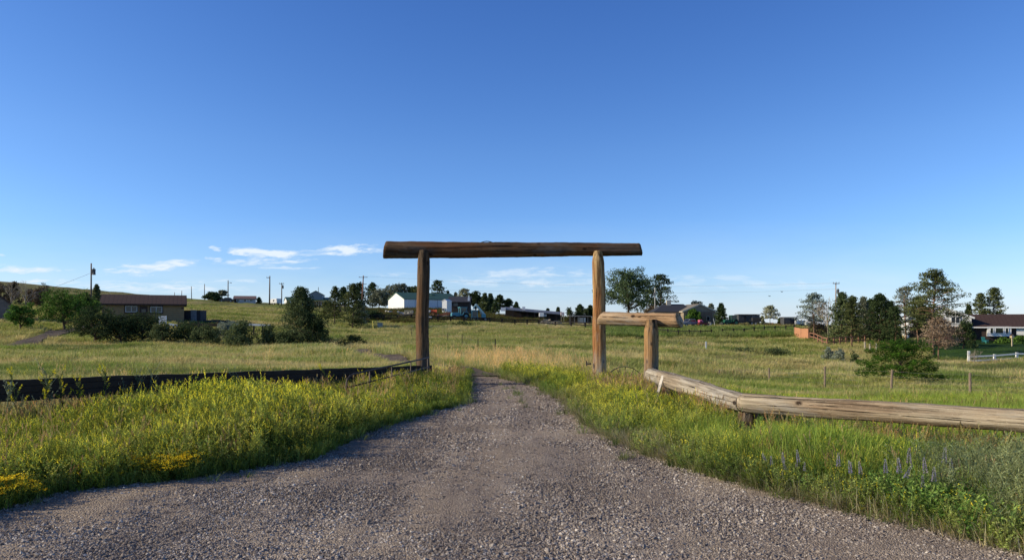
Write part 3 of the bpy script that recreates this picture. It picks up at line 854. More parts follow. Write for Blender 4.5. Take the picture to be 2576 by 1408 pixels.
def plant_trees():
    D = 'trees on the far slope'
    rows = [
        # kind, name, px, top, base, width, Y, palette, crown row, label
        ('juniper', 'juniper_tree', 4, 715, 758, 36, 150, 'brown', None, 'scruffy brown juniper at the edge of the hillside windbreak', 'windbreak junipers below the hill'),
        ('juniper', 'juniper_tree', 38, 711, 758, 38, 152, 'brown', None, 'ragged juniper with bare grey tips in the hillside windbreak', 'windbreak junipers below the hill'),
        ('juniper', 'juniper_tree', 80, 724, 758, 42, 150, 'brown', None, 'low dark juniper beneath the leafless tree of the windbreak', 'windbreak junipers below the hill'),
        ('juniper', 'juniper_tree', 108, 713, 758, 40, 148, 'brown', None, 'pointed brown juniper nearest the broad green tree in the windbreak', 'windbreak junipers below the hill'),
        ('bare', 'bare_tree', 64, 700, 760, 36, 140, 'dead', None, 'leafless grey tree with fine twigs standing before the windbreak', None),
        ('bare', 'bare_tree', 28, 704, 758, 26, 146, 'dead', None, 'thin leafless tree poking above the ragged junipers', None),
        ('dense', 'juniper_tree', 243, 715, 760, 30, 140, 'juniper', None, 'pointed juniper behind the brown roofed ranch house end', None),
        ('round', 'dark_bush', 207, 734, 778, 50, 122, 'dark', None, 'dark bush between the broad green tree and the ranch house', None),
        ('round', 'leafy_tree', 160, 721, 795, 104, 100, 'green', 750, 'broad bright green leafy tree beside the ranch house', None),
        ('round', 'leafy_tree', 52, 757, 789, 50, 95, 'green', 762, 'small bright green tree alone in the grass below the windbreak', None),
        ('round', 'shrub', 240, 767, 852, 84, 82, 'dark', 778, 'tall dark shrub with a visible stem beside the driveway bend', 'dark shrubs in the hedge row'),
        ('round', 'shrub', 303, 788, 853, 74, 82, 'dark', 795, 'rounded dark shrub next to the tallest one of the hedge row', 'dark shrubs in the hedge row'),
        ('round', 'shrub', 357, 782, 853, 80, 83, 'dark', 790, 'wide dark shrub in front of the ranch house windows', 'dark shrubs in the hedge row'),
        ('juniper', 'shrub', 410, 813, 855, 66, 80, 'juniper', None, 'low shrub under the white slatted panel', 'dark shrubs in the hedge row'),
        ('round', 'shrub', 474, 809, 854, 70, 82, 'dark', 815, 'dark shrub below the grey storage box', 'dark shrubs in the hedge row'),
        ('juniper', 'shrub', 527, 822, 858, 68, 80, 'juniper', None, 'low pale green shrub midway along the hedge row', 'dark shrubs in the hedge row'),
        ('round', 'shrub', 574, 805, 846, 46, 88, 'sage', 812, 'grey green shrub rising behind the hedge row', 'dark shrubs in the hedge row'),
        ('juniper', 'shrub', 612, 807, 866, 84, 79, 'juniper', None, 'pointed shrub covering the middle of the low white board fence', 'dark shrubs in the hedge row'),
        ('juniper', 'shrub', 670, 815, 866, 64, 80, 'juniper', None, 'shrub at the end of the hedge row against the big pine', 'dark shrubs in the hedge row'),
        ('juniper', 'shrub', 706, 836, 869, 62, 78, 'dark', None, 'dark shrub crouched at the foot of the big pine', 'dark shrubs in the hedge row'),
        ('dense', 'pine_tree', 757, 724, 868, 122, 80, 'juniper', 866, 'big bushy pine with branches down to the grass at the lane', None),
        ('juniper', 'juniper_tree', 786, 790, 869, 72, 79, 'dark', None, 'dark juniper pressed against the shaded side of the big pine', None),
        ('pine', 'pine_tree', 843, 720, 823, 44, 150, 'pine', 800, 'slim pine on a bare trunk beside the black post fence', None),
        ('pine', 'pine_tree', 889, 713, 831, 66, 145, 'pine', 813, 'tall olive pine in front of the leaning utility pole', None),
        ('pine', 'pine_tree', 822, 756, 815, 34, 160, 'pine', 800, 'small dark pine between the black post fence and the slim pine', None),
        ('pine', 'pine_tree', 908, 758, 826, 36, 150, 'grey', 812, 'short greyish pine beside the olive pine', None),
        ('round', 'shrub', 928, 780, 802, 54, 172, 'dark', 783, 'low dark shrub beside the farm fence gate posts', None),
        ('pine', 'pine_tree', 864, 722, 780, 38, 235, 'dark', 770, 'dark pine partly behind the olive pine', D),
        ('pine', 'pine_tree', 905, 711, 778, 44, 235, 'dark', 772, 'dark rounded pine directly behind the leaning utility pole', D),
        ('pine', 'pine_tree', 937, 711, 774, 48, 240, 'dark', 768, 'dark pointed pine next to the leaning utility pole', D),
        ('round', 'leafy_tree', 954, 724, 774, 46, 232, 'grey', 732, 'grey green tree between the pointed pine and the white barn', D),
        ('round', 'pine_tree', 990, 711, 762, 54, 250, 'grey', 722, 'wide grey green tree behind the barn gable peak', D),
        ('pine', 'pine_tree', 1014, 714, 762, 40, 252, 'grey', 756, 'greyish pine over the green barn roof', D),
        ('round', 'pine_tree', 1040, 712, 760, 40, 252, 'pine', 722, 'dark tree half hidden by the grey gatepost', D),
        ('sparse', 'pine_tree', 1101, 705, 752, 40, 245, 'dark', 748, 'spiky pine rising over the green barn roof', D),
        ('dense', 'pine_tree', 1127, 731, 750, 11, 255, 'dark', None, 'tiny dark pine tip over the far end of the barn roof', D),
        ('dense', 'pine_tree', 1146, 735, 752, 11, 255, 'grey', None, 'tiny grey tree tip behind the barn roof end', D),
        ('sparse', 'pine_tree', 1168, 726, 765, 28, 240, 'pale', 755, 'pale thin tree behind the dark roofed long house', D),
        ('round', 'pine_tree', 1196, 728, 779, 36, 225, 'dark', 738, 'round dark tree behind the blue crane boom', D),
        ('dense', 'pine_tree', 1220, 737, 784, 32, 220, 'juniper', None, 'pointed dark tree beside the blue crane boom', D),
        ('dense', 'pine_tree', 1234, 738, 784, 28, 226, 'dark', None, 'narrow pointed juniper right of the crane boom', D),
        ('juniper', 'pine_tree', 1246, 755, 784, 28, 218, 'dark', None, 'low dark tree in front of the long grey shed end', D),
        ('pine', 'pine_tree', 1257, 742, 782, 32, 230, 'dark', 778, 'dark pine above the white end of the long shed', D),
        ('pine', 'pine_tree', 1279, 752, 782, 28, 232, 'dark', 778, 'round topped pine behind the long grey shed', D),
        ('dense', 'pine_tree', 1299, 760, 782, 22, 235, 'dark', None, 'small spiky pine over the long grey shed roof', D),
        ('round', 'leafy_tree', 534, 734, 757, 36, 240, 'dark', 738, 'dark round tree on the hill crest beside the low house', None),
        ('sparse', 'leafy_tree', 560, 731, 757, 20, 242, 'grey', 742, 'tufted tree leaning beside the dark round one on the crest', None),
        ('juniper', 'juniper_tree', 651, 749, 762, 15, 236, 'dark', None, 'lone small juniper on the bare hill crest', None),
        ('dense', 'pine_tree', 1378, 776, 796, 14, 262, 'dark', None, 'small dark tree above the pale wood piles', D),
        ('dense', 'pine_tree', 1404, 773, 796, 14, 260, 'dark', None, 'small pointed tree above the pale wood piles', D),
        ('juniper', 'pine_tree', 1432, 773, 796, 26, 258, 'dark', None, 'bushy tree above the edge of the open shed', D),
        ('pine', 'pine_tree', 1459, 766, 797, 24, 260, 'dark', 794, 'dark rounded pine above the open shed roof', D),
        ('juniper', 'pine_tree', 1474, 777, 797, 16, 258, 'juniper', None, 'low tree above the open shed close to the tan gatepost', D),
        ('pine', 'pine_tree', 1485, 768, 797, 20, 262, 'dark', 794, 'dark pine half hidden by the tan gatepost', D),
        ('sparse', 'pine_tree', 1662, 690, 789, 70, 205, 'dark', 775, 'open spiky pine beside the tall cottonwood', None),
        ('juniper', 'shrub', 1640, 770, 792, 60, 200, 'brown', None, 'brownish shrub under the spiky pine', None),
        ('round', 'leafy_tree', 1752, 753, 782, 40, 212, 'grey', 757, 'grey green treetop rising behind the tan house gable', None),
        ('pine', 'pine_tree', 1789, 764, 806, 22, 200, 'grey', 798, 'small greyish pine behind the tan house corner', None),
        ('dense', 'spruce_tree', 1814, 763, 812, 38, 182, 'dark', None, 'dark cone shaped spruce at the end of the tan house', None),
        ('round', 'shrub', 1745, 775, 804, 34, 185, 'green', 778, 'rounded green tree against the tan house wall', None),
        ('sparse', 'pine_tree', 1938, 769, 813, 36, 182, 'pale', 800, 'pale thin pine between the two dark sheds', None),
        ('juniper', 'shrub', 1917, 795, 813, 16, 184, 'pale', None, 'pale low shrub at the end of the long dark shed', None),
        ('juniper', 'shrub', 1964, 797, 812, 14, 190, 'dark', None, 'small dark shrub beside the smaller dark shed', None),
        ('sparse', 'pine_tree', 2046, 738, 848, 66, 128, 'blue', 812, 'airy blue green pine behind the orange plank fence', None),
        ('juniper', 'shrub', 2058, 812, 842, 80, 130, 'brown', None, 'brown thicket under the airy blue green pine', None),
        ('dense', 'pine_tree', 2118, 735, 868, 70, 112, 'juniper', 852, 'bushy green pine beside the transformer pole', None),
        ('pine', 'pine_tree', 2144, 744, 873, 52, 100, 'pine', 842, 'olive pine on a pale trunk in front of the bushy green one', None),
        ('dense', 'pine_tree', 2172, 746, 866, 50, 116, 'grey', 846, 'grey green pine in the middle of the grove', None),
        ('dense', 'pine_tree', 2213, 739, 868, 88, 110, 'dark', 848, 'wide dark pine in the middle of the grove', None),
        ('pine', 'pine_tree', 2252, 770, 868, 46, 104, 'dark', 846, 'shaded lower pine behind the bright locust bush', None),
        ('sparse', 'pine_tree', 2277, 719, 858, 48, 122, 'grey', 790, 'tall pale topped pine behind the grove', None),
        ('pine', 'pine_tree', 2309, 745, 872, 54, 108, 'pine', 830, 'olive pine leaning against the tallest pine', None),
        ('sparse', 'pine_tree', 2350, 681, 884, 112, 92, 'pine', 800, 'tallest pine with clumped open branches before the white house', None),
        ('pine', 'dead_pine', 2363, 800, 908, 82, 80, 'dead', 872, 'dead rust brown pine below the tallest pine', None),
        ('juniper', 'juniper_tree', 2424, 797, 864, 56, 104, 'dark', None, 'dark juniper against the white house gable', None),
        ('dense', 'pine_tree', 2437, 766, 806, 30, 152, 'dark', None, 'short pine behind the white house roof', None),
        ('pine', 'pine_tree', 2466, 737, 806, 42, 150, 'pine', 800, 'middle pine behind the brown roof of the white house', None),
        ('pine', 'pine_tree', 2501, 723, 806, 56, 150, 'pine', 800, 'tallest of the pines behind the brown roof of the white house', None),
        ('bare', 'bare_tree', 2084, 738, 812, 34, 124, 'dead', None, 'leafless twiggy tree beside the transformer pole', None),
        ('dense', 'pine_tree', 2190, 752, 868, 60, 118, 'dark', 850, 'dark pine filling the gap beside the widest pine of the grove', None),
        ('dense', 'pine_tree', 2240, 757, 866, 56, 116, 'dark', 850, 'dark pine behind the top of the bright locust bush', None),
        ('dense', 'pine_tree', 2136, 760, 868, 50, 118, 'juniper', 852, 'mid green pine behind the olive pine with the pale trunk', None),
        ('dense', 'pine_tree', 2330, 775, 870, 60, 112, 'dark', 840, 'shaded pine between the tallest pine and the white house wall', None),
        ('layered', 'locust_bush', 2265, 853, 969, 176, 46, 'bright', 866, 'bright green spreading locust bush behind the wire fence', None),
        ('bare', 'shrub', 2452, 874, 905, 40, 76, 'sage', None, 'thin grey shrub behind the white rail fence', None),
        ('juniper', 'shrub', 2146, 880, 911, 24, 70, 'juniper', None, 'dark grey green shrub at the edge of the lawn', None),
        ('juniper', 'shrub', 2112, 876, 902, 40, 74, 'sage', None, 'pale sage clump beside the dark grey green shrub', None),
        ('juniper', 'shrub', 2085, 874, 898, 34, 76, 'sage', None, 'pale sage clump furthest from the lawn', None),
        ('juniper', 'shrub', 1873, 879, 896, 74, 84, 'juniper', None, 'low grey green weed clump in the meadow beyond the white stake', None),
        ('juniper', 'shrub', 1950, 878, 894, 70, 84, 'juniper', None, 'low grey green weed clump in the meadow below the orange plank fence', None),
        ('juniper', 'shrub', 885, 845, 868, 60, 82, 'dark', None, 'dark leafy weed clump beside the narrow lane', None),
        ('juniper', 'shrub', 1164, 812, 824, 90, 160, 'dark', None, 'dark sprawling brush below the farm fence', None),
        ('juniper', 'shrub', 1062, 776, 800, 44, 176, 'dead', None, 'rust coloured dry weeds beside the pallet stack', None),
        ('juniper', 'shrub', 2525, 850, 866, 40, 116, 'green', None, 'low green flower border under the bay window', None),
        ('juniper', 'shrub', 2572, 846, 872, 44, 112, 'green', None, 'leafy border beside the birdhouse post', None),
    ]
    for i, (kind, name, px, top, base, w, Y, pal, crown, label, group) in enumerate(rows):
        bush = name in ('shrub', 'dark_bush', 'locust_bush')
        make_tree(kind, name, label, px, top, base, w, Y, pal, crown, seed=i, group=group, cat='shrub' if bush else 'tree',
                  bark=BARK_RED if name in ('pine_tree', 'dead_pine') and Y < 130 else BARK_PALE if kind == 'bare' else None,
                  partname='foliage' if bush else 'crown', stem='stem' if bush else 'trunk', dens=1.7 if kind == 'layered' else .7 if name == 'dead_pine' else 1.0)
    make_tree('round', 'cottonwood_tree', 'tall broad cottonwood behind the short pale side beam', 1580, 668, 792, 122, 215, 'cotton', 700, seed=301, cat='tree', dens=1.5)


# ------------------------------------------------------------------ ground cover
def _blade(V, C, b, a, h, lean, w, c0, c1, seg=3, curl=1.6):
    dx, dy = math.cos(a), math.sin(a)
    px_, py_ = -dy, dx
    prev = None
    for i in range(seg):
        for t in (i / seg, (i + 1) / seg):
            l = lean * t ** curl
            q = (b[0] + dx * l, b[1] + dy * l, b[2] + h * t * (1 - .18 * lean / max(h, .01) * t))
            ww = w * (1 - t) ** .7 * .5 + w * .06
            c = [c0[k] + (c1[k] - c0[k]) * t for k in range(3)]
            pair = [(q[0] - px_ * ww, q[1] - py_ * ww, q[2]), (q[0] + px_ * ww, q[1] + py_ * ww, q[2])]
            if t == i / seg: V += [pair[0], pair[1]]
            else: V += [pair[1], pair[0]]
            C += [c, c]


def _leaf(V, C, c, d, L, W, col, rd):
    d = Vector(d).normalized()
    s = d.cross(Vector((rd.uniform(-1, 1), rd.uniform(-1, 1), rd.uniform(-1, 1))))
    s = s.normalized() if s.length > 1e-4 else Vector((1, 0, 0))
    c = Vector(c); m = c + d * L * .45
    V += [tuple(c), tuple(m - s * W / 2), tuple(c + d * L), tuple(m + s * W / 2)]
    C += [col] * 4


def _stem(V, C, pts, w, c0, c1):
    """thin three-sided-looking stem from two crossed ribbons"""
    for k in range(len(pts) - 1):
        a, b = Vector(pts[k]), Vector(pts[k + 1])
        d = (b - a)
        for ax in (Vector((1, .3, 0)), Vector((-.3, 1, 0))):
            s = ax.normalized() * w / 2
            V += [tuple(a - s), tuple(a + s), tuple(b + s), tuple(b - s)]
            C += [c0, c0, c1, c1]


def _jit(c, rd, s=.25):
    f = 1 + rd.uniform(-s, s); h = rd.uniform(-.12, .12)
    return [max(0, c[0] * f * (1 + h)), c[1] * f, max(0, c[2] * f * (1 - h))]


SRC = []
def source(name, V, C, mat):
    V = np.array(V, np.float32); n = len(V) // 4
    o = bpy.data.objects.new(name, raw_mesh(name, V, np.arange(n * 4).reshape(n, 4), np.array(C, np.float32), [mat]))
    return o


def tuft(seed, n, h, r, w, cols, lean=.35):
    rd = random.Random(seed); V, C = [], []
    for i in range(n):
        a = rd.uniform(0, 6.28); rr = r * math.sqrt(rd.random())
        hh = h * rd.uniform(.45, 1.1)
        c = rd.choice(cols)
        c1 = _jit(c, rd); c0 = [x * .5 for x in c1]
        _blade(V, C, (rr * math.cos(a), rr * math.sin(a), -.01), a + rd.uniform(-1, 1), hh, hh * rd.uniform(.05, lean * 2), w * rd.uniform(.7, 1.3), c0, c1)
    return V, C


def seedheads(seed, n, h, r, stemc, headc, hl=.11, dense=14):
    rd = random.Random(seed); V, C = [], []
    for i in range(n):
        a = rd.uniform(0, 6.28); rr = r * math.sqrt(rd.random()); b = Vector((rr * math.cos(a), rr * math.sin(a), 0))
        hh = h * rd.uniform(.65, 1.1); ln = rd.uniform(.03, .28) * hh; a2 = rd.uniform(0, 6.28); dv = Vector((math.cos(a2), math.sin(a2), 0))
        pts = [b + dv * ln * t ** 2 + Vector((0, 0, hh * t)) for t in (0, .35, .7, 1)]
        c = _jit(stemc, rd)
        _stem(V, C, pts, .0045, c, c)
        hc = _jit(headc, rd)
        d = (pts[-1] - pts[-2]).normalized()
        for k in range(dense):
            t = k / dense
            q = pts[-1] - d * hl * (1 - t)
            e = d * .8 + Vector((rd.uniform(-1, 1), rd.uniform(-1, 1), rd.uniform(-.3, .6))) * .6
            _leaf(V, C, q, e, .035 * (1.15 - t * .6), .010, _jit(hc, rd, .2), rd)
        for k in range(3):
            t = rd.uniform(.1, .5); q = b + dv * ln * t * t + Vector((0, 0, hh * t))
            _leaf(V, C, q, (rd.uniform(-1, 1), rd.uniform(-1, 1), 1.0), .16, .008, c, rd)
    return V, C


def clover(seed, h, nst, flower, leafc=(.19, .25, .045), yc=(.72, .60, .025), r=.10, lean=.45, dens=1.0):
    rd = random.Random(seed); V, C = [], []
    for i in range(nst):
        a = rd.uniform(0, 6.28); hh = h * rd.uniform(.6, 1.1); ln = hh * rd.uniform(.05, lean); dv = Vector((math.cos(a), math.sin(a), 0))
        b = dv * r * rd.random()
        P = lambda t: b + dv * ln * t ** 1.4 + Vector((0, 0, hh * t))
        sc = _jit((.10, .13, .03), rd)
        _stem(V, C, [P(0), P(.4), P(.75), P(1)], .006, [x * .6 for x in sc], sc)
        nb = int(9 * dens)
        for k in range(nb):
            t = .18 + .8 * k / nb + rd.uniform(-.04, .04)
            ba = rd.uniform(0, 6.28); bl = hh * rd.uniform(.12, .3) * (1.15 - t * .6)
            bd = Vector((math.cos(ba), math.sin(ba), rd.uniform(.5, 1.3))).normalized()
            q0 = P(min(t, 1)); q1 = q0 + bd * bl
            _stem(V, C, [q0, q1], .0035, sc, sc)
            for m in range(int(6 * dens)):
                s = rd.uniform(.15, 1); q = q0 + (q1 - q0) * s
                lc = _jit(leafc, rd, .35)
                for _ in range(2):
                    _leaf(V, C, q, (rd.uniform(-1, 1), rd.uniform(-1, 1), rd.uniform(-.2, .8)), rd.uniform(.018, .034), rd.uniform(.008, .014), lc, rd)
            if t > .4 and rd.random() < flower:
                fl = rd.uniform(.04, .09)
                for m in range(11):
                    q = q1 + bd * fl * m / 11 + Vector((0, 0, .02 * m / 11))
                    _leaf(V, C, q, (rd.uniform(-1, 1), rd.uniform(-1, 1), rd.uniform(-.6, .4)), .012, .007, _jit(yc, rd, .2), rd)
        if rd.random() < flower:
            for m in range(14):
                q = P(1) + Vector((0, 0, .11 * m / 14))
                _leaf(V, C, q, (rd.uniform(-1, 1), rd.uniform(-1, 1), rd.uniform(-.6, .4)), .013, .008, _jit(yc, rd, .2), rd)
    return V, C


def orange_bush(seed):
    rd = random.Random(seed); V, C = [], []
    for i in range(16):
        a = rd.uniform(0, 6.28); r = .16 * math.sqrt(rd.random()); hh = rd.uniform(.22, .34)
        tip = Vector((r * 1.5 * math.cos(a), r * 1.5 * math.sin(a), hh)); b = Vector((r * .5 * math.cos(a), r * .5 * math.sin(a), 0))
        _stem(V, C, [b, tip], .005, (.05, .08, .02), (.09, .13, .03))
        for k in range(12):
            q = b + (tip - b) * rd.uniform(.15, .9)
            _leaf(V, C, q, (rd.uniform(-1, 1), rd.uniform(-1, 1), rd.uniform(0, .8)), .04, .012, _jit((.07, .115, .025), rd, .3), rd)
        yc = (.76, .50, .02) if rd.random() < .5 else (.8, .62, .04)
        for k in range(18):
            q = tip + Vector((rd.gauss(0, .028), rd.gauss(0, .028), rd.gauss(0, .008)))
            _leaf(V, C, q, (rd.uniform(-1, 1), rd.uniform(-1, 1), .25), .017, .013, _jit(yc, rd, .25), rd)
    return V, C


def fine_weed(seed, h, c=(.155, .185, .085), n=16):
    rd = random.Random(seed); V, C = [], []
    for i in range(n):
        a = rd.uniform(0, 6.28); hh = h * rd.uniform(.5, 1.1); dv = Vector((math.cos(a), math.sin(a), 0)); ln = hh * rd.uniform(.1, .8)
        P = lambda t: dv * (.05 + ln * t) + Vector((0, 0, hh * t * (1.2 - .2 * t)))
        sc = _jit(c, rd)
        _stem(V, C, [P(0), P(.5), P(1)], .004, [x * .6 for x in sc], sc)
        for k in range(12):
            t = rd.uniform(.2, 1); q = P(t)
            bd = Vector((rd.uniform(-1, 1), rd.uniform(-1, 1), rd.uniform(.1, 1))).normalized(); q1 = q + bd * rd.uniform(.05, .13)
            _stem(V, C, [q, q1], .0025, sc, sc)
            for m in range(4):
                _leaf(V, C, q + (q1 - q) * rd.uniform(.3, 1), (rd.uniform(-1, 1), rd.uniform(-1, 1), rd.uniform(-.2, 1)), rd.uniform(.02, .035), .006, _jit(c, rd, .3), rd)
    return V, C


def leafy_weed(seed, h, c=(.085, .165, .03)):
    rd = random.Random(seed); V, C = [], []
    for i in range(9):
        a = rd.uniform(0, 6.28); hh = h * rd.uniform(.6, 1.1); dv = Vector((math.cos(a), math.sin(a), 0)); ln = hh * rd.uniform(.05, .5)
        P = lambda t: dv * (.06 + ln * t) + Vector((0, 0, hh * t))
        _stem(V, C, [P(0), P(1)], .006, (.06, .10, .03), (.09, .15, .04))
        for k in range(26):
            q = P(rd.uniform(.15, 1))
            _leaf(V, C, q, (rd.uniform(-1, 1), rd.uniform(-1, 1), rd.uniform(0, .9)), rd.uniform(.04, .075), rd.uniform(.014, .024), _jit(c, rd, .35), rd)
    return V, C


def scatter(name, label, cat, X, Y, scale, sources, zoff=0.0, tilt=.12, z=None, kind='stuff', flat=None):
    """one countless ground-cover object: small plants (or stones) set out on points"""
    n = len(X)
    if z is None: z = gz(X, Y) + zoff
    me = bpy.data.meshes.new(name)
    me.vertices.add(n)
    me.vertices.foreach_set('co', np.column_stack([X, Y, z]).astype(np.float32).ravel())
    a = me.attributes.new('rot', 'FLOAT_VECTOR', 'POINT')
    rot = np.column_stack([rng.normal(0, tilt, n), rng.normal(0, tilt, n), rng.uniform(0, 6.283, n)]).astype(np.float32)
    a.data.foreach_set('vector', rot.ravel())
    a = me.attributes.new('size', 'FLOAT_VECTOR', 'POINT')
    sc = np.asarray(scale, np.float32)
    if sc.ndim == 1: sc = np.repeat(sc[:, None], 3, 1)
    a.data.foreach_set('vector', np.ascontiguousarray(sc, np.float32).ravel())
    a = me.attributes.new('pick', 'INT', 'POINT')
    a.data.foreach_set('value', rng.integers(0, len(sources), n).astype(np.int32))
    for s in sources:
        if s.data.materials[0].name not in me.materials: me.materials.append(s.data.materials[0])
    o = link(name, me)
    tag(o, label, cat, None, kind)
    ng = bpy.data.node_groups.new(name + '_nodes', 'GeometryNodeTree')
    ng.interface.new_socket('Geometry', in_out='INPUT', socket_type='NodeSocketGeometry')
    ng.interface.new_socket('Geometry', in_out='OUTPUT', socket_type='NodeSocketGeometry')
    N = ng.nodes
    gi, go = N.new('NodeGroupInput'), N.new('NodeGroupOutput')
    iop = N.new('GeometryNodeInstanceOnPoints')
    jn = N.new('GeometryNodeJoinGeometry')
    for s in sources:
        oi = N.new('GeometryNodeObjectInfo'); oi.inputs['Object'].default_value = s; oi.inputs['As Instance'].default_value = True
        ng.links.new(oi.outputs['Geometry'], jn.inputs[0])
    def attr(nm, dt):
        q = N.new('GeometryNodeInputNamedAttribute'); q.data_type = dt; q.inputs['Name'].default_value = nm
        return q.outputs['Attribute']
    ng.links.new(gi.outputs[0], iop.inputs['Points'])
    ng.links.new(jn.outputs[0], iop.inputs['Instance'])
    iop.inputs['Pick Instance'].default_value = True
    ng.links.new(attr('pick', 'INT'), iop.inputs['Instance Index'])
    e2r = N.new('FunctionNodeEulerToRotation')
    ng.links.new(attr('rot', 'FLOAT_VECTOR'), e2r.inputs[0])
    ng.links.new(e2r.outputs[0], iop.inputs['Rotation'])
    ng.links.new(attr('size', 'FLOAT_VECTOR'), iop.inputs['Scale'])
    ng.links.new(iop.outputs[0], go.inputs[0])
    md = o.modifiers.new('plants', 'NODES'); md.node_group = ng
    return o


def sample(n, y0, y1, pxa=-260, pxb=2836, power=None):
    """points spread over the wedge of ground between depths y0 and y1; even per image area when power is None"""
    if power is None: Y = np.exp(rng.uniform(math.log(y0), math.log(y1), n))
    else: Y = (rng.uniform(y0 ** power, y1 ** power, n)) ** (1 / power)
    px = rng.uniform(pxa, pxb, n)
    return (px - CX) / F * Y, Y, px


def vnoise(X, Y, s, seed=0):
    r = np.random.default_rng(seed)
    v = np.zeros_like(X)
    for i in range(7):
        a = r.uniform(0, 6.28); f = s * r.uniform(.6, 1.9)
        v += np.sin((X * math.cos(a) + Y * math.sin(a)) * f + r.uniform(0, 6.28))
    return v / 7 * 1.9


def boards_line_Y(X):
    """depth of the dark plank fence at X"""
    A = (PX(-260, 10.6), 10.6); B = (PX(1084, 19.8), 19.8)
    return A[1] + (X - A[0]) / (B[0] - A[0]) * (B[1] - A[1])


def grow():
    M1 = foliage_mat('verge_plants', .42, .18, .9, gain=1.95)
    M2 = foliage_mat('meadow_plants', .40, .55, .5, gain=2.15)
    M3 = foliage_mat('flowers', .35, 0, .4, gain=1.15)
    GREEN = [(.195, .265, .03), (.24, .29, .04), (.145, .23, .03), (.29, .29, .06)]
    OLIVE = [(.20, .232, .044), (.25, .25, .064), (.145, .195, .034), (.34, .275, .115), (.18, .205, .044)]
    TAN = [(.42, .345, .165), (.34, .29, .12), (.48, .40, .19), (.23, .25, .075), (.19, .24, .05)]
    cl = [source('clover_source', *clover(s, .62, 5 + s % 3, (.48, .20, .54, .08, .27, .36)[s], ((.205, .235, .034), (.25, .265, .05), (.225, .245, .038), (.135, .19, .03), (.28, .26, .07), (.21, .25, .034))[s], ((.80, .70, .04), (.74, .66, .10), (.82, .72, .06), (.7, .6, .05), (.78, .72, .16), (.8, .68, .03))[s], lean=(.3, .6, .45, .8, .5, .35)[s], dens=(1, .8, 1.1, 1.1, .75, .9)[s]), M1) for s in range(6)]
    cl_low = [source('clover_low_source', *clover(20 + s, .34, 6, .07, (.13, .18, .04), dens=.8), M1) for s in range(4)]
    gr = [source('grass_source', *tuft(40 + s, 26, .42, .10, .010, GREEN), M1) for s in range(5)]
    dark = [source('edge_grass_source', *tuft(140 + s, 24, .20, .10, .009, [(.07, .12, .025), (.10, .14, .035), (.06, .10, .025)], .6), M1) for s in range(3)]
    hd = [source('seedhead_source', *seedheads(60 + s, 6, .62, .12, (.32, .27, .12), ((.26, .135, .075), (.30, .17, .09), (.36, .25, .13), (.24, .14, .08))[s]), M1) for s in range(4)]
    hd2 = [source('tan_seedhead_source', *seedheads(70 + s, 8, .62, .16, (.42, .33, .15), (.46, .34, .17)), M2) for s in range(3)]
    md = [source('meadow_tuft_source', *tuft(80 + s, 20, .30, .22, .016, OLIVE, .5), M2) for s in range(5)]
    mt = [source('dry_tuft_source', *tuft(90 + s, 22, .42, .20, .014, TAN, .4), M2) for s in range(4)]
    ob = [source('orange_source', *orange_bush(s), M3) for s in range(3)]
    fw = [source('fine_weed_source', *fine_weed(s, .42), M1) for s in range(3)]
    lw = [source('leafy_source', *leafy_weed(s, .40), M1) for s in range(3)]
    dryw = [source('straw_source', *tuft(170 + s, 24, .26, .12, .007, [(.40, .34, .21), (.32, .27, .16), (.20, .20, .09)], .9), M1) for s in range(3)]

    # ---- verge on the plank-fence side
    X, Y, px = sample(34000, 5.0, 26, -400, 1300, .9)
    gap = xl(Y) - X
    k = (gap > .02) & (gap < 16)
    X, Y, gap, px = X[k], Y[k], gap[k], px[k]
    edge = np.clip(gap / 1.1, 0, 1)
    nz = vnoise(X, Y, 1.1, 3)
    front = Y < boards_line_Y(X) + 1.4
    # yellow clover
    k = (rng.random(len(X)) < (.52 + .25 * vnoise(X, Y, 2.3, 33)) * (.5 + .5 * edge) * np.where(front, 1, .04) * np.clip(1.25 - np.abs(px - 420) / 2600, .3, 1)) & (gap > .12) & ((px < 1010) | (rng.random(len(X)) < .7))
    far = np.clip((Y - 13) / 6, 0, 1)
    nr_ = np.clip((boards_line_Y(X) - Y) / 3.5, 0, 1)
    s = (.74 + .26 * edge[k]) * rng.uniform(.5, 1.2, k.sum()) * (.72 + .26 * nz[k]) * (.74 + .26 * nr_[k]) * (1 - .12 * far[k])
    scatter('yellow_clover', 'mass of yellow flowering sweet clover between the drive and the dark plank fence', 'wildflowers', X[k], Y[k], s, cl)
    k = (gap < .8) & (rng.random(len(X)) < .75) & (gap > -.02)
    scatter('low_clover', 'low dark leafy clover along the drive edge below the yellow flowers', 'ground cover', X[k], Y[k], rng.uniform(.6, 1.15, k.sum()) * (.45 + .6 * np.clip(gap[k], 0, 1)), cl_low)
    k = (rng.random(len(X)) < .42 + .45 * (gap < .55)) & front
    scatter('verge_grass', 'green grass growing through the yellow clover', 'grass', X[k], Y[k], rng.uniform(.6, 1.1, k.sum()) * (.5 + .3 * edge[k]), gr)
    k = (rng.random(len(X)) < np.where(px > 980, .38, .20) * np.where(Y > boards_line_Y(X) - 2.2, 1, .2)) & (gap > .25) & front
    scatter('brown_seedheads', 'reddish brown grass seedheads along the dark plank fence and gatepost', 'grass', X[k], Y[k], rng.uniform(.55, 1.0, k.sum()) * np.where(px[k] > 980, .8, .85), hd)
    # ragged tufts creeping onto the gravel on both edges and in the wheel-free middle
    Xe, Ye, pe = sample(9000, 4.6, 24, -300, 2800, .9)
    dl, dr = Xe - xl(Ye), xr(Ye) - Xe
    e = np.minimum(dl, dr)
    mid = (np.abs(Xe - (xl(Ye) * .45 + xr(Ye) * .55)) < .2) & (Ye > 14)
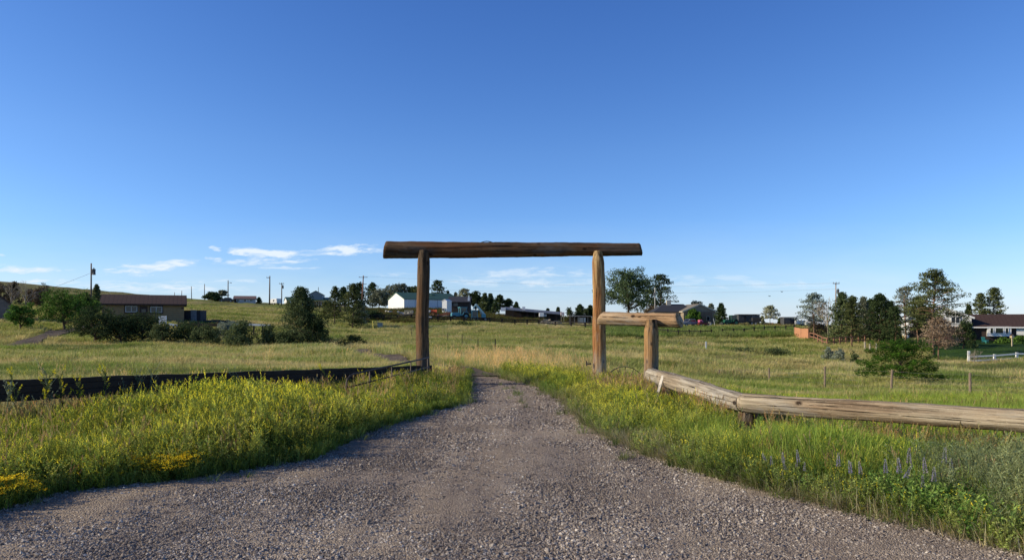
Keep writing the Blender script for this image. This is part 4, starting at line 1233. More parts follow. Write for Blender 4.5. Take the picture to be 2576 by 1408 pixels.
    k = ((e > -.25) & (e < .12) & (rng.random(len(Xe)) < .85)) | (mid & (rng.random(len(Xe)) < .22)) | ((e >= .12) & (e < .5) & (vnoise(Xe, Ye, 3.2, 8) > .62) & (rng.random(len(Xe)) < .6))
    scatter('edge_tufts', 'short dark grass tufts creeping over the edges of the gravel drive', 'grass', Xe[k], Ye[k], rng.uniform(.4, 1.0, k.sum()) * np.clip(Ye[k] / 9, .55, 1), dark, .012)

    # orange flowers close to the gravel
    pts = []
    for (a, b, ya, yb, n) in ((322, 466, 1198, 1216, 22), (150, 200, 1217, 1232, 5), (240, 320, 1202, 1220, 4), (-40, 135, 1262, 1290, 18)):
        for _ in range(n):
            p, q = random.uniform(a, b), random.uniform(ya, yb); pts.append(kk(p, q))
    pts = np.array(pts); pts = pts[pts[:, 0] < xl(pts[:, 1]) + .02]
    scatter('orange_flowers', 'clumps of low orange yellow flowers at the gravel edge', 'wildflowers', pts[:, 0], pts[:, 1], rng.uniform(.4, .85, len(pts)), ob)

    # ---- verge on the log-rail side
    X, Y, px = sample(52000, 4.6, 27, 1180, 2900, .9)
    gap = X - xr(Y)
    k = (gap > .02)
    for px_, Y_ in ((1681, 16.4), (1882, 12.36)):
        k &= ~((np.abs(px[:] - px_) < 34) & (Y < Y_ + .2) & (Y > Y_ - 1.6)) | (rng.random(len(X)) < .06)
    k &= gap > .02
    X, Y, gap, px = X[k], Y[k], gap[k], px[k]
    edge = np.clip(gap / .9, 0, 1)
    nz = vnoise(X, Y, 1.3, 5)
    clear = np.zeros(len(X), bool)
    for px_, Y_ in ((1681, 16.4), (1882, 12.36)):
        clear |= (np.abs(px - px_) < 48) & (Y < Y_ + .1) & (Y > Y_ - 3.2)
    k = (rng.random(len(X)) < .62) & (gap > .08) & ~(clear & (rng.random(len(X)) < .93))
    scatter('tall_grass', 'tall green grass under and around the bleached log rails', 'grass', X[k], Y[k], rng.uniform(.65, 1.25, k.sum()) * (.34 + .48 * edge[k]) * (1.0 + .18 * nz[k]) * (1 - .22 * np.exp(-(seg_dist(X[k], Y[k], RAIL) / 1.3) ** 2)) * np.where(clear[k], .36, 1), gr)
    nearrail = np.abs(px - 1571) < 90
    rd_ = seg_dist(X, Y, RAIL)
    k = (rng.random(len(X)) < .22 * np.exp(-(rd_ / .5) ** 2) * np.where(clear, .25, 1) + np.where(nz > .3, .02, .006) + np.where(nearrail & (Y > 15) & (Y < 20.5), .22, 0)) & (gap > .5)
    scatter('rail_seedheads', 'reddish brown seedheads standing against the bleached log rails', 'grass', X[k], Y[k], rng.uniform(.5, .95, k.sum()) * np.where(Y[k] < 8.0, .85, .9), hd)
    k = (rng.random(len(X)) < .5 * np.clip((Y - 10) / 5, 0, 1) * np.clip(1.5 - gap / 2.4, 0, 1) * np.where(clear, .1, 1) + np.where((nz > .35) & (px < 2300), .10, .006)) & (gap > .3)
    scatter('yellow_clover_patch', 'yellow sweet clover beside the drive near the honey brown gatepost', 'wildflowers', X[k], Y[k], rng.uniform(.42, .68, k.sum()), cl)
    k = (rng.random(len(X)) < .17 * np.clip((px - 2280) / 260, 0, 1) * (Y < 8.4) * (1 + nz)) & (gap > .15)
    scatter('sage_weeds', 'fine grey green weeds in the near verge', 'weeds', X[k], Y[k], rng.uniform(.45, 1.25, k.sum()) * (.5 + .5 * edge[k]), fw)
    k = (rng.random(len(X)) < .8 * np.exp(-((px - 2330) / 130) ** 2) * np.exp(-((gap - .5) / .5) ** 2) * (Y < 8)) & (gap > .1)
    scatter('leafy_weeds', 'clump of broad leafed bright green weeds at the gravel edge', 'weeds', X[k], Y[k], rng.uniform(.45, .8, k.sum()), lw)
    k = (gap < .75) & (rng.random(len(X)) < .6)
    scatter('straw_edge', 'flattened pale straw and low weeds edging the gravel beside the tall grass', 'grass', X[k], Y[k], rng.uniform(.5, 1.1, k.sum()), dryw)
    k = (gap < .6) & (rng.random(len(X)) < .34 + .2 * nz)
    scatter('low_weeds', 'low dark green weeds edging the gravel beside the tall grass', 'weeds', X[k], Y[k], rng.uniform(.35, .85, k.sum()), cl_low)

    # ---- meadow beyond
    X, Y, px = sample(150000, 17, 190)
    gap_l, gap_r = xl(Y) - X, X - xr(Y)
    r = np.hypot(X, Y)
    k = ((Y > 23.5) | (gap_l > .2) & (Y > boards_line_Y(X) + .3) | (gap_r > .2)) & ~near_path(X, Y) & ~on_lawn(px, Y)
    X, Y, px = X[k], Y[k], px[k]
    # tufts grow with distance so that far ones still read as grass relief, not as single plants
    s = np.clip(Y / 34, .8, 3.2) * rng.uniform(.6, 1.2, len(X))
    sz = np.column_stack([s, s, np.minimum(s, 1.6) * rng.uniform(.7, 1.1, len(X))])
    scatter('meadow_grass', 'uneven green and straw coloured meadow grass beyond the gateway', 'grass', X, Y, sz, md, -.02)
    X, Y, px = sample(60000, 19, 190)
    nz = vnoise(X, Y, .12, 21) + .5 * vnoise(X, Y, .35, 22)
    pyy = HZ + F * (EYE - gz(X, Y)) / Y
    band = np.exp(-((pyy - 925) / 24) ** 2) * (px > 1080) * (px < 1520) * .55 * (.5 + vnoise(X, Y, .5, 63)) + np.exp(-((pyy - 880) / 16) ** 2) * (px < 1000) * (px > 620) * .7
    band += np.exp(-((pyy - 832) / 7) ** 2) * (px > 1080) * (px < 1180) * .9 + np.exp(-((pyy - 815) / 5) ** 2) * (px > 1180) * (px < 1480) * .6
    band += np.exp(-((pyy - 930) / 10) ** 2) * (px > 2060) * (px < 2180) * .7 + np.exp(-((pyy - 945) / 16) ** 2) * (px > 2360) * .4 + np.exp(-((pyy - 872) / 7) ** 2) * (px > 1660) * (px < 1800) * .6
    k = (rng.random(len(X)) < np.clip((nz - .55) * .8, 0, .5) + band) & ((Y > 23.5) | (Y > boards_line_Y(X) + .5) & (X < xl(Y) - .2) | (X > xr(Y) + .3)) & ~near_path(X, Y) & ~on_lawn(px, Y)
    X, Y, px = X[k], Y[k], px[k]
    s = np.clip(Y / 36, .8, 2.6) * rng.uniform(.7, 1.25, len(X))
    sz = np.column_stack([s, s, np.minimum(s, 1.5)])
    scatter('dry_grass', 'patches of tall straw coloured grass in the meadow', 'grass', X, Y, sz, mt, -.02)
    pale = [source('pale_tuft_source', *tuft(190 + q, 22, .42, .22, .016, [(.50, .42, .24), (.44, .35, .20), (.38, .31, .17)], .4), M2) for q in range(3)]
    brown = [source('brown_tuft_source', *tuft(195 + q, 22, .36, .22, .016, [(.24, .17, .12), (.28, .20, .13), (.22, .19, .10)], .5), M2) for q in range(3)]
    Xp, Yp, pp = sample(90000, 30, 190)
    yy = HZ + F * (EYE - gz(Xp, Yp)) / Yp
    def spot(x0, x1, y0, ry): return np.exp(-((yy - y0 - 2.5 * np.sin(pp / 31)) / ry) ** 2) * np.clip((pp - x0) / 25, 0, 1) * np.clip((x1 - pp) / 25, 0, 1)
    w = .9 * spot(1070, 1185, 829, 4) + .6 * spot(1000, 1050, 822, 4) + .5 * spot(1185, 1500, 821, 3.5) + .8 * spot(1680, 1810, 870, 4) + .9 * spot(2060, 2190, 931, 6) + .6 * spot(2330, 2600, 914, 3.5) + .5 * spot(2350, 2600, 944, 4)
    q = (rng.random(len(Xp)) < w) & ~near_path(Xp, Yp) & ~on_lawn(pp, Yp)
    s_ = np.clip(Yp[q] / 36, .8, 2.6) * rng.uniform(.7, 1.2, q.sum())
    scatter('pale_grass', 'streaks of bleached pale grass lying across the meadow', 'grass', Xp[q], Yp[q], np.column_stack([s_, s_, np.minimum(s_, 1.4)]), pale, -.02)
    w = .8 * spot(2330, 2620, 928, 8) + .5 * spot(1640, 1760, 862, 5) + .5 * spot(1700, 1900, 905, 7) + .4 * spot(1190, 1330, 812, 5)
    q = (rng.random(len(Xp)) < w) & ~near_path(Xp, Yp) & ~on_lawn(pp, Yp)
    s_ = np.clip(Yp[q] / 36, .8, 2.6) * rng.uniform(.7, 1.2, q.sum())
    scatter('brown_grass', 'dull brown grass patches below the white rail fence and in the open meadow', 'grass', Xp[q], Yp[q], np.column_stack([s_, s_, np.minimum(s_, 1.3)]), brown, -.02)
    k = (Y < 48) & (rng.random(len(X)) < .5)
    scatter('straw_seedheads', 'pale seedheads over the straw coloured grass near the road bend', 'grass', X[k], Y[k], np.clip(Y[k] / 30, .8, 1.4) * rng.uniform(.8, 1.1, k.sum()), hd2)
    # tall weeds below the dark sheds and along the far fences
    X, Y, px = sample(16000, 100, 182, 1500, 2010)
    pyy = HZ + F * (EYE - gz(X, Y)) / Y
    k = (pyy < 850) & (pyy > 826) & (Y < 168) & (rng.random(len(X)) < .7)
    s = rng.uniform(1.6, 2.8, k.sum())
    scatter('tall_weeds', 'belt of tall green weeds in front of the dark sheds', 'weeds', X[k], Y[k], np.column_stack([s, s, s * .75]), [source('weed_belt_source', *tuft(200 + q, 22, .5, .25, .03, [(.07, .13, .022), (.095, .15, .03), (.12, .15, .04)], .3), M1) for q in range(3)])


def pebbles():
    k = NT('pebble_stone')
    oi = k.n('ShaderNodeObjectInfo')
    c = k.ramp(oi.outputs['Random'], [(0, (.095, .076, .062)), (.22, (.225, .183, .15)), (.55, (.385, .32, .262)), (.8, (.55, .468, .38)), (.95, (.74, .65, .54)), (1, (.9, .83, .72))])
    c = k.mix(k.ramp(k.noise(k.coord('Object'), 2.5, 4, .6), [(.4, 0), (.7, .4)]), c, (.21, .165, .135))
    pp = k.pos()
    tr = k.noise(k.mapping(pp, (1.5, .16, 1), loc=(2, 8, 0)), 1.0, 5, .6)
    c = k.mix(k.ramp(tr, [(.42, 0), (.6, .5)]), c, (.15, .118, .10))
    bg_ = k.noise(pp, .8, 5, .6)
    c = k.mix(k.ramp(bg_, [(.42, 0), (.66, .4)]), c, (.16, .128, .105))
    m = k.pbr(c, .85, None, .25)
    src = []
    for s in range(5):
        bm = bmesh.new(); bmesh.ops.create_icosphere(bm, subdivisions=1, radius=1)
        rd = random.Random(s)
        for v in bm.verts: v.co *= rd.uniform(.7, 1.15); v.co.z *= .68
        me = bpy.data.meshes.new('pebble_source'); bm.to_mesh(me); bm.free(); me.materials.append(m)
        src.append(bpy.data.objects.new('pebble_source', me))
    X, Y, px = sample(620000, 4.6, 21, -150, 2720, .30)
    k = (X > xl(Y) - .25) & (X < xr(Y) + .25)
    u = (X - xl(Y)) / (xr(Y) - xl(Y))
    rut = np.exp(-((u - .36) / .10) ** 2) + np.exp(-((u - .70) / .10) ** 2)
    k &= rng.random(len(X)) > .5 * rut * np.clip((Y - 7) / 4, 0, 1)
    X, Y = X[k], Y[k]
    s = (rng.gamma(1.7, .0024, len(X)) + .0035) * (1 + .18 * vnoise(X, Y, 2.2, 4))
    s = np.clip(s, .003, .024) * np.clip(Y / 9, 1, 1.5)
    sz = np.column_stack([s * rng.uniform(.8, 1.3, len(s)), s, s * rng.uniform(.7, 1.1, len(s))])
    scatter('gravel', 'loose crushed stone strewn over the drive', 'gravel', X, Y, sz, src, .022, .5)


RAIL = [(3.3, 17.6), (3.8, 12.3), (6.6, 9.6), (8.2, 8.2)]
def seg_dist(X, Y, pts):
    best = np.full(len(X), 1e9)
    for (ax, ay), (bx, by) in zip(pts[:-1], pts[1:]):
        dx, dy = bx - ax, by - ay
        t = np.clip(((X - ax) * dx + (Y - ay) * dy) / (dx * dx + dy * dy), 0, 1)
        best = np.minimum(best, np.hypot(X - ax - t * dx, Y - ay - t * dy))
    return best


def yard_brush():
    M = foliage_mat('yard_brush', .3, 0, .5, gain=1.3)
    src = [source('brush_source', *tuft(300 + q, 26, .5, .3, .035, [(.06, .09, .025), (.10, .12, .035), (.16, .085, .035), (.09, .07, .035), (.13, .15, .04)], .5), M) for q in range(4)]
    X, Y, px = sample(9000, 160, 214, 905, 1480)
    pyy = HZ + F * (EYE - gz(X, Y)) / Y
    k = (pyy < 812) & (pyy > 779) & (vnoise(X, Y, .35, 77) > -.15)
    s = rng.uniform(1.4, 3.0, k.sum())
    scatter('yard_weeds', 'tangled green and rust coloured weeds through the machinery yard', 'weeds', X[k], Y[k], np.column_stack([s, s, s * .7]), src)


PATHS = []
def near_path(X, Y):
    k = np.zeros(len(X), bool)
    for pts, w in PATHS:
        for (ax, ay), (bx, by) in zip(pts[:-1], pts[1:]):
            dx, dy = bx - ax, by - ay
            t = np.clip(((X - ax) * dx + (Y - ay) * dy) / (dx * dx + dy * dy), 0, 1)
            k |= np.hypot(X - ax - t * dx, Y - ay - t * dy) < w
    return k
def on_lawn(px, Y): return (px > 2330) & (Y > 83) & (Y < 128)


def build_paths():
    gm = gravel_mat('lane_gravel', .6)
    lane = [(-.95, 22.5), (-1.6, 26), (-3.0, 31), (PX(1000, 41), 41), (PX(945, 50), 50), (PX(895, 62), 62), (PX(850, 80), 80), (PX(820, 96), 96), (PX(770, 112), 112), (PX(700, 118), 118)]
    strip('lane', 'narrow gravel lane winding past the big pine', 'lane', lane, [1.4, 1.4, 1.4, 1.4, 1.5, 1.6, 1.8, 2.2, 2.2, 2.2], gm, .05)
    PATHS.append((lane, .85))
    dv = [(PX(250, 112), 112), (PX(200, 104), 104), (PX(140, 92), 92), (PX(85, 82), 82), (PX(40, 76), 76), (PX(-150, 70), 70)]
    strip('driveway', 'gravel driveway curving up to the brown roofed ranch house', 'driveway', dv, [2.2, 2.0, 2.0, 2.1, 2, 2], gm, .06)
    PATHS.append((dv, 1.7))
    k = NT('mown_lawn')
    p = k.pos()
    c = k.mix(k.noise(p, 1.2, 6, .7), (.036, .078, .015), (.062, .115, .024))
    c = k.mix(k.ramp(k.noise(p, 14, 4, .7), [(.3, .5), (.6, 0)]), c, (.025, .05, .012))
    lm = k.pbr(c, .9, k.bump(k.noise(p, 20, 4, .7), .6, .1), .05)
    V, fs = [], []
    ny, nx = 60, 70
    for i in range(ny + 1):
        Y = 82 + 46 * i / ny
        for j in range(nx + 1):
            edge = .3 * math.sin(i * .7) + .3 * math.sin(j * .5)
            V.append((PX(2325 + 480 * j / nx, Y) + edge, Y + edge))
    V = np.array(V); z = gz(V[:, 0], V[:, 1]) + .09
    fs = [(i * (nx + 1) + j, i * (nx + 1) + j + 1, (i + 1) * (nx + 1) + j + 1, (i + 1) * (nx + 1) + j) for i in range(ny) for j in range(nx)]
    me = bpy.data.meshes.new('lawn'); me.from_pydata(np.column_stack([V, z]).tolist(), [], fs); me.materials.append(lm)
    me.polygons.foreach_set('use_smooth', [True] * len(fs))
    tag(link('lawn', me), 'dark green mown lawn in front of the white house', 'lawn', kind='structure')


def build_lupines():
    M3 = foliage_mat('lupine_leaf', .3, 0, .2)
    spots = [(1952, 1136, .42), (1948, 1150, .36), (1975, 1147, .38), (1996, 1150, .44), (1999, 1162, .4), (2024, 1147, .4), (2026, 1176, .34), (2118, 1150, .42), (2127, 1156, .38), (2154, 1149, .4),
             (2187, 1152, .38), (2238, 1154, .4), (2247, 1164, .4), (2276, 1140, .46), (2281, 1158, .38), (2319, 1186, .44), (2339, 1164, .42), (2356, 1182, .44), (2358, 1146, .42), (2408, 1160, .4)]
    protos = []
    for s in range(3):
        rd = random.Random(s + 50)
        V, C = [], []
        _stem(V, C, [(0, 0, 0), (.02, .01, .26), (.03, .01, .5)], .008, (.08, .12, .05), (.12, .15, .07))
        sv = (np.array(V), np.array(C))
        V, C = [], []
        for k in range(95):
            t = k / 95; a = k * 2.4
            q = Vector((.03 + .012 * (1 - t * .8) * math.cos(a), .01 + .012 * (1 - t * .8) * math.sin(a), .38 + .15 * t))
            c = (.29, .25, .38) if t < .7 else (.40, .37, .43)
            if s == 1: c = (.36, .31, .42) if t < .6 else (.46, .42, .46)
            _leaf(V, C, q, (math.cos(a), math.sin(a), .4), .016 * (1.1 - t * .5), .010 * (1.1 - t * .4), _jit(c, rd, .2), rd)
        fv = (np.array(V), np.array(C))
        V, C = [], []
        for k in range(7):
            a = k * .9; c0 = Vector((.11 * math.cos(a), .11 * math.sin(a), rd.uniform(.1, .28)))
            _stem(V, C, [(0, 0, .04), tuple(c0)], .004, (.08, .12, .05), (.1, .14, .06))
            for q in range(8):
                b = q * .785; _leaf(V, C, c0, (math.cos(b), math.sin(b), .25), .055, .013, _jit((.14, .20, .06), rd, .25), rd)
        lv = (np.array(V), np.array(C))
        protos.append([raw_mesh(n, v, np.arange(len(v)).reshape(-1, 4), c, [M3]) for n, (v, c) in (('stem', sv), ('flower_spike', fv), ('leaves', lv))])
    for i, (px, py, h) in enumerate(spots):
        for Y in np.arange(6.2, 11, .1):
            Y = float(Y); x = PX(px, Y); h = PZ(py, Y) - g(x, Y)
            if x > xr(Y) + .3 and h < .46: break
        h = max(h, .30)
        pale = i % 3 == 1
        t = thing('lupine', 'lupine with a pale lilac flower spike in the tall grass' if pale else 'lupine with a violet flower spike in the tall grass', 'wildflower', (x, Y, g(x, Y)), random.uniform(0, 6.28),
                  'pale lupines in the tall grass' if pale else 'violet lupines in the tall grass')
        sc = (h + .04) / .52
        sc *= random.uniform(.82, 1.08); t.scale = (sc, sc, sc); t.rotation_euler = (random.gauss(0, .12), random.gauss(0, .12), random.uniform(0, 6.28))
        for me in protos[i % 3]: link(me.name.split('.')[0], me, t)


def build_stalks():
    """tall clover stalks that stand out against the dark planks, each its own plant"""
    M = foliage_mat('stalk_leaf', .35, 0, .2)
    tops = [(12, 958, 0), (47, 940, 1), (102, 944, 1), (128, 934, 0), (160, 942, 1), (196, 960, 1), (254, 936, 1), (318, 966, 0), (354, 941, 0), (381, 936, 0), (517, 956, 1), (585, 946, 0), (606, 950, 0), (648, 966, 1), (826, 928, 1), (905, 940, 1), (960, 955, 1)]
    for i, (px, py, yellow) in enumerate(tops):
        A = -8.0 + px / 1080 * 5.6
        Y = 11.0 + px / 1080 * 7.2
        x = PX(px, Y); z0 = g(x, Y); h = PZ(py, Y) - z0
        rd = random.Random(i)
        V, C = [], []
        ln = rd.uniform(-.12, .12)
        P = lambda t: Vector((ln * t * t, ln * .5 * t, h * t))
        col = (.16, .20, .07) if yellow else (.22, .26, .16)
        _stem(V, C, [P(0), P(.3), P(.6), P(1)], .012, (.07, .10, .03), col)
        for k in range(9):
            t = rd.uniform(.35, .97); a = rd.uniform(0, 6.28)
            q = P(t); e = q + Vector((math.cos(a) * .10, math.sin(a) * .05, .14)) * rd.uniform(.6, 1.2)
            _stem(V, C, [q, e], .008, col, col)
            for m in range(9):
                _leaf(V, C, q + (e - q) * rd.uniform(.1, .8), (rd.uniform(-1, 1), rd.uniform(-1, 1), rd.uniform(0, .9)), .04, .012, _jit(col, rd), rd)
            if yellow:
                for m in range(16): _leaf(V, C, e + (e - q) * .6 * m / 16, (rd.uniform(-1, 1), rd.uniform(-1, 1), rd.uniform(-.5, .5)), .024, .015, _jit((.75, .66, .04), rd), rd)
            else:
                for m in range(10): _leaf(V, C, e + (e - q) * .5 * m / 10, (rd.uniform(-1, 1), rd.uniform(-1, 1), .6), .022, .008, _jit((.36, .40, .27), rd), rd)
        t = thing('clover_stalk', 'tall yellow tipped clover stalk standing up against the dark plank fence' if yellow else 'tall grey green seeding stalk standing up against the dark plank fence', 'wildflower', (x, Y, z0), 0,
                  'yellow tipped stalks against the plank fence' if yellow else 'grey green stalks against the plank fence')
        V = np.array(V)
        link('foliage', raw_mesh('foliage', V, np.arange(len(V)).reshape(-1, 4), np.array(C), [M]), t)


# ------------------------------------------------------------------ buildings
def Rz(a, v): c, s = math.cos(a), math.sin(a); return Vector((v[0] * c - v[1] * s, v[0] * s + v[1] * c, v[2] if len(v) > 2 else 0))


def gable(root, L, W, hw, hr, wall, roof, off=(0, 0, 0), rz=0.0, ov=.45, wall_name='wall', roof_name='roof', fascia=None, below=1.2, thick=.16):
    """gabled block: ridge along its own x; long wall faces -y, gables at both x ends"""
    m = MB()
    prof = [(-W / 2, -below), (W / 2, -below), (W / 2, hw), (0, hr), (-W / 2, hw)]
    vs = [(x, y, z) for x in (-L / 2, L / 2) for y, z in prof]
    m.add(vs, [(0, 1, 2, 3, 4), (9, 8, 7, 6, 5)] + [(i, i + 5, (i + 1) % 5 + 5, (i + 1) % 5) for i in range(5)])
    w = m.build(wall_name, wall, root, loc=off); w.rotation_euler = (0, 0, rz)
    sl = (hr - hw) / (W / 2)
    e = W / 2 + ov; ze = hw - sl * ov
    m = MB()
    pr = [(-e, ze + .03), (0, hr + .03), (e, ze + .03), (e, ze + .03 + thick), (0, hr + .03 + thick), (-e, ze + .03 + thick)]
    lx = L / 2 + ov * .7
    vs = [(x, y, z) for x in (-lx, lx) for y, z in pr]
    m.add(vs, [(0, 1, 4, 5), (1, 2, 3, 4), (6, 11, 10, 7), (7, 10, 9, 8)] + [(i, i + 6, (i + 1) % 6 + 6, (i + 1) % 6) for i in range(6)])
    r = m.build(roof_name, roof, root, loc=off); r.rotation_euler = (0, 0, rz)
    if fascia:
        m = MB()
        for x in (-lx - .04, lx + .04):
            for s in (-1, 1): m.beam((x, s * (e + .02), ze + .03), (x, 0, hr + .05), .06, .3)
        for s in (-1, 1): m.beam((-lx, s * (e + .05), ze + .06), (lx, s * (e + .05), ze + .06), .06, .2)
        f = m.build('fascia', fascia, r)
    return w, r


def window(root, x, z, w, h, y, frame, n=2, pane=None, name='window', rz=0.0, off=(0, 0, 0), t=.09):
    """framed window on a wall facing -y; panes are one glazed part of the frame"""
    m = MB()
    for s in (-1, 1):
        m.box((x + s * (w / 2 - t / 2), y - .05, z), (t, .12, h))
        m.box((x, y - .05, z + s * (h / 2 - t / 2)), (w - 2 * t, .12, t))
    for k in range(1, n): m.box((x - w / 2 + w * k / n, y - .045, z), (t * .8, .1, h - 2 * t))
    f = m.build(name, frame, root, loc=off); f.rotation_euler = (0, 0, rz)
    MB().box((x, y - .01, z), (w - t, .03, h - t)).build('pane', pane or glass(), f)
    return f


def build_buildings():
    white = paint('white_siding', (.78, .76, .72), .6, .06, 2, lines=('z', .3))
    whitep = paint('white_trim', (.80, .79, .76), .5, .05, 3)
    whitem = paint('white_metal_siding', (.80, .79, .77), .5, .05, 2, lines=('y', .9))
    tan = paint('tan_siding', (.27, .185, .095), .8, .1, 2, lines=('z', .35))
    brownroof = paint('brown_shingles', (.066, .038, .032), .9, .2, 3, lines=('x', .6))
    greenroof = paint('green_metal_roof', (.06, .125, .078), .5, .15, 1, lines=('x', .9))
    darktrim = paint('dark_brown_trim', (.05, .03, .022), .7, .2, 3)
    greym = paint('grey_blue_metal', (.34, .36, .38), .6, .08, 2, lines=('x', .9))
    dark = paint('dark_brown_boards', (.045, .034, .028), .8, .25, 3, lines=('x', .4))
    darkroof = paint('charcoal_shingles', (.040, .043, .055), .85, .2, 3)

    # ranch house with brown roof
    rz = math.radians(24); L = 11.4
    A = Vector((-62.2, 113.0, 0)); B = A + Rz(rz, (L, 0, 0)); c = (A + B) / 2 + Rz(rz, (0, 4, 0)); Ym = (A.y + B.y) / 2
    z = g((A.x + B.x) / 2, Ym) - .1
    t = thing('ranch_house', 'long tan ranch house with a brown roof behind the dark shrub hedge', 'house', (c.x, c.y, z), rz)
    hw = PZ(766, Ym) - z + .1; hr = PZ(744.5, Ym + 4) - z
    gable(t, L, 8, hw, hr, tan, brownroof, ov=.5, fascia=darktrim)
    def xx(px): u = (px - 256) / 207; return -L / 2 + L * u * A.y / (A.y * u + B.y * (1 - u))
    for a, b, c_, d in ((315, 345, 769.5, 785), (378, 408, 770.5, 786)):
        wx, wz, ww, wh = (xx(a) + xx(b)) / 2, (PZ(c_, Ym) + PZ(d, Ym)) / 2 - z, xx(b) - xx(a), PS(d - c_, Ym)
        f = window(t, wx, wz, ww, wh, -4, paint('grey_white_frame', (.50, .49, .47), .5, .05, 3), 2, t=.10)
        m = MB()
        for s in (-1, 1): m.box((wx + s * (ww / 2 + .07), -4.02, wz), (.13, .08, wh + .4)); m.box((wx, -4.02, wz + s * (wh / 2 + .1)), (ww, .08, .18))
        m.build('surround', darktrim, f)
    dr = MB().box((xx(361), -4.03, hw - .3 - 1.05), (1.1, .1, 2.1)).build('door', darktrim, t)
    MB().box((xx(361), -4.1, hw - .3 - .75), (.6, .05, .5)).build('pane', glass(), dr)
    MB().box((xx(459.5), -4.05, PZ(774, Ym) - z), (.35, .12, .22)).build('vent', darktrim, t)

    # shed cut by the picture's edge
    Y = 108; x = PX(-22, Y); z = g(x, Y)
    t = thing('shed', 'weathered grey shed with a steep brown roof beside the small green tree', 'shed', (x, Y + 2, z))
    gable(t, 3.4, PS(60, Y), PZ(771, Y) - z, PZ(746, Y) - z, paint('grey_boards', (.20, .165, .14), .9, .25, 3, lines=('y', .25)), brownroof, rz=math.radians(122), ov=.3)

    # low house on the hill crest
    Y = 232; x = PX(605, Y); z = g(x, Y)
    t = thing('hill_house', 'low pale house with a pinkish brown roof on the grassy hill crest', 'house', (x, Y + 4, z), math.radians(17))
    hw = PZ(751.5, Y) - z; hr = PZ(745.5, Y + 4) - z
    pale = paint('pale_grey_siding', (.46, .46, .46), .7, .08, 2)
    gable(t, PS(50, Y), 7, hw, hr, pale, paint('pinkish_roof', (.19, .12, .105), .85, .15, 2), ov=.4)
    for px in (590, 606, 621): window(t, PX(px, Y) - x, hw * .62, 1.0, .7, -3.5, whitep, 1)
    MB().box((PX(585, Y) - x, -3.53, hw * .4), (.9, .08, 1.8)).build('door', darktrim, t)

    # white barns on the crest
    Y = 246
    x = PX(770, Y); z = g(x, Y)
    t = thing('hilltop_barn', 'tall pale barn with a green roof and lower white wings on the hill crest', 'barn', (x, Y, z))
    W = PS(33, Y)
    gable(t, 9, W, PZ(740.5, Y) - z, PZ(732, Y) - z, greym, greenroof, off=(PX(788.5, Y) - x, 4.5, 0), rz=math.radians(100), ov=.25, below=3)
    gable(t, PS(76, Y), 7, PZ(756, Y) - z, PZ(748, Y) - z, white, greenroof, off=(PX(752, Y) - x, 2.5, 0), rz=math.radians(24), ov=.25, wall_name='wing_wall', roof_name='wing_roof', below=3)
    gable(t, PS(24, Y), 6, PZ(753, Y) - z, PZ(748, Y) - z, greym, greenroof, off=(PX(809, Y) - x, 5, 0), rz=math.radians(6), ov=.2, wall_name='annex_wall', roof_name='annex_roof', below=3)
    m = MB(); m.box((PX(797, Y) - x, -1.2, PZ(755, Y) - z), (PS(50, Y), 2.6, .2)); m.build('lean_to_roof', greenroof, t)
    MB().box((PX(797, Y) - x, -.5, PZ(762.5, Y) - z), (PS(48, Y), .2, PS(14, Y))).build('lean_to_wall', whitem, t)
    MB().tube([(PX(789, Y) - x, 6, PZ(735, Y) - z), (PX(789, Y) - x, 6, PZ(720, Y) - z)], .12, 8).build('vent_pipe', greym, t)

    # white barn with long green roof
    Y = 211; corner = Vector((PX(1016.5, Y), Y, 0)); rz = math.radians(31); L, W = 17.4, 12
    c = corner + Rz(rz, (L / 2, W / 2, 0)); z = g(corner.x, corner.y) - .4
    t = thing('green_roofed_barn', 'long white barn with a dark green roof behind the machinery yard', 'barn', (c.x, c.y, z), rz)
    hw = PZ(752, Y) - z; hr = PZ(736.5, Y + 5) - z
    gable(t, L, W, hw, hr, paint('bright_white_metal', (.80, .79, .77), .5, .05, 2), greenroof, ov=.25, below=2)
    MB().box((-L / 2 - .04, 0, .1), (.08, W + .06, 1.0)).build('gable_base_band', dark, t)
    for k in range(1, 5): MB().box((-L / 2 + L * k / 5, -W / 2 - .03, hw * .5), (.10, .05, hw - .2)).build('wall_rib', greym, t)
    MB().box((L * .12, -2, hr - .6), (1.2, .5, .6)).build('roof_vent', greenroof, t)

    # small white shed with gable
    Y = 196; x = PX(1123, Y); z = g(x, Y) - .2
    t = thing('white_shed', 'tiny white gabled shed at the end of the green roofed barn', 'shed', (x, Y + 1.5, z))
    gable(t, 3, PS(13, Y), PZ(758, Y) - z, PZ(754, Y) - z, whitep, whitep, rz=math.radians(70), ov=.1, below=1)
    m = window(t, 0, 1.2, .8, .7, -1.5, greym, 1, off=(-.25, -.02, 0), rz=math.radians(-20))

    # dark long house right of the barn
    Y = 202; x = PX(1155, Y); z = g(x, Y) - .3
    t = thing('dark_long_house', 'low dark brown house with a charcoal roof and white chimney behind the blue machines', 'house', (x, Y + 4, z))
    gable(t, PS(52, Y), 8, PZ(759, Y) - z, PZ(747.5, Y + 4) - z, dark, darkroof, ov=.5)
    MB().box((PX(1179, Y) - x, -3.4, PZ(753, Y) - z), (PS(5, Y), .7, PS(13, Y))).build('chimney', whitep, t)
    window(t, PX(1144, Y) - x, PZ(766, Y) - z, 1.9, 1.0, -4, darktrim, 2)
    MB().tube([(PX(1170, Y) - x, -1.5, PZ(753, Y) - z), (PX(1170, Y) - x, -1.5, PZ(750, Y) - z)], .18, 8).build('roof_vent', whitep, t)

    # long grey livestock shed
    Y = 196; x = PX(1330, Y); z = g(PX(1300, Y), Y) - .2
    t = thing('long_grey_shed', 'long low open fronted shed with a grey metal roof sloping toward the meadow', 'shed', (x, Y + 3, z))
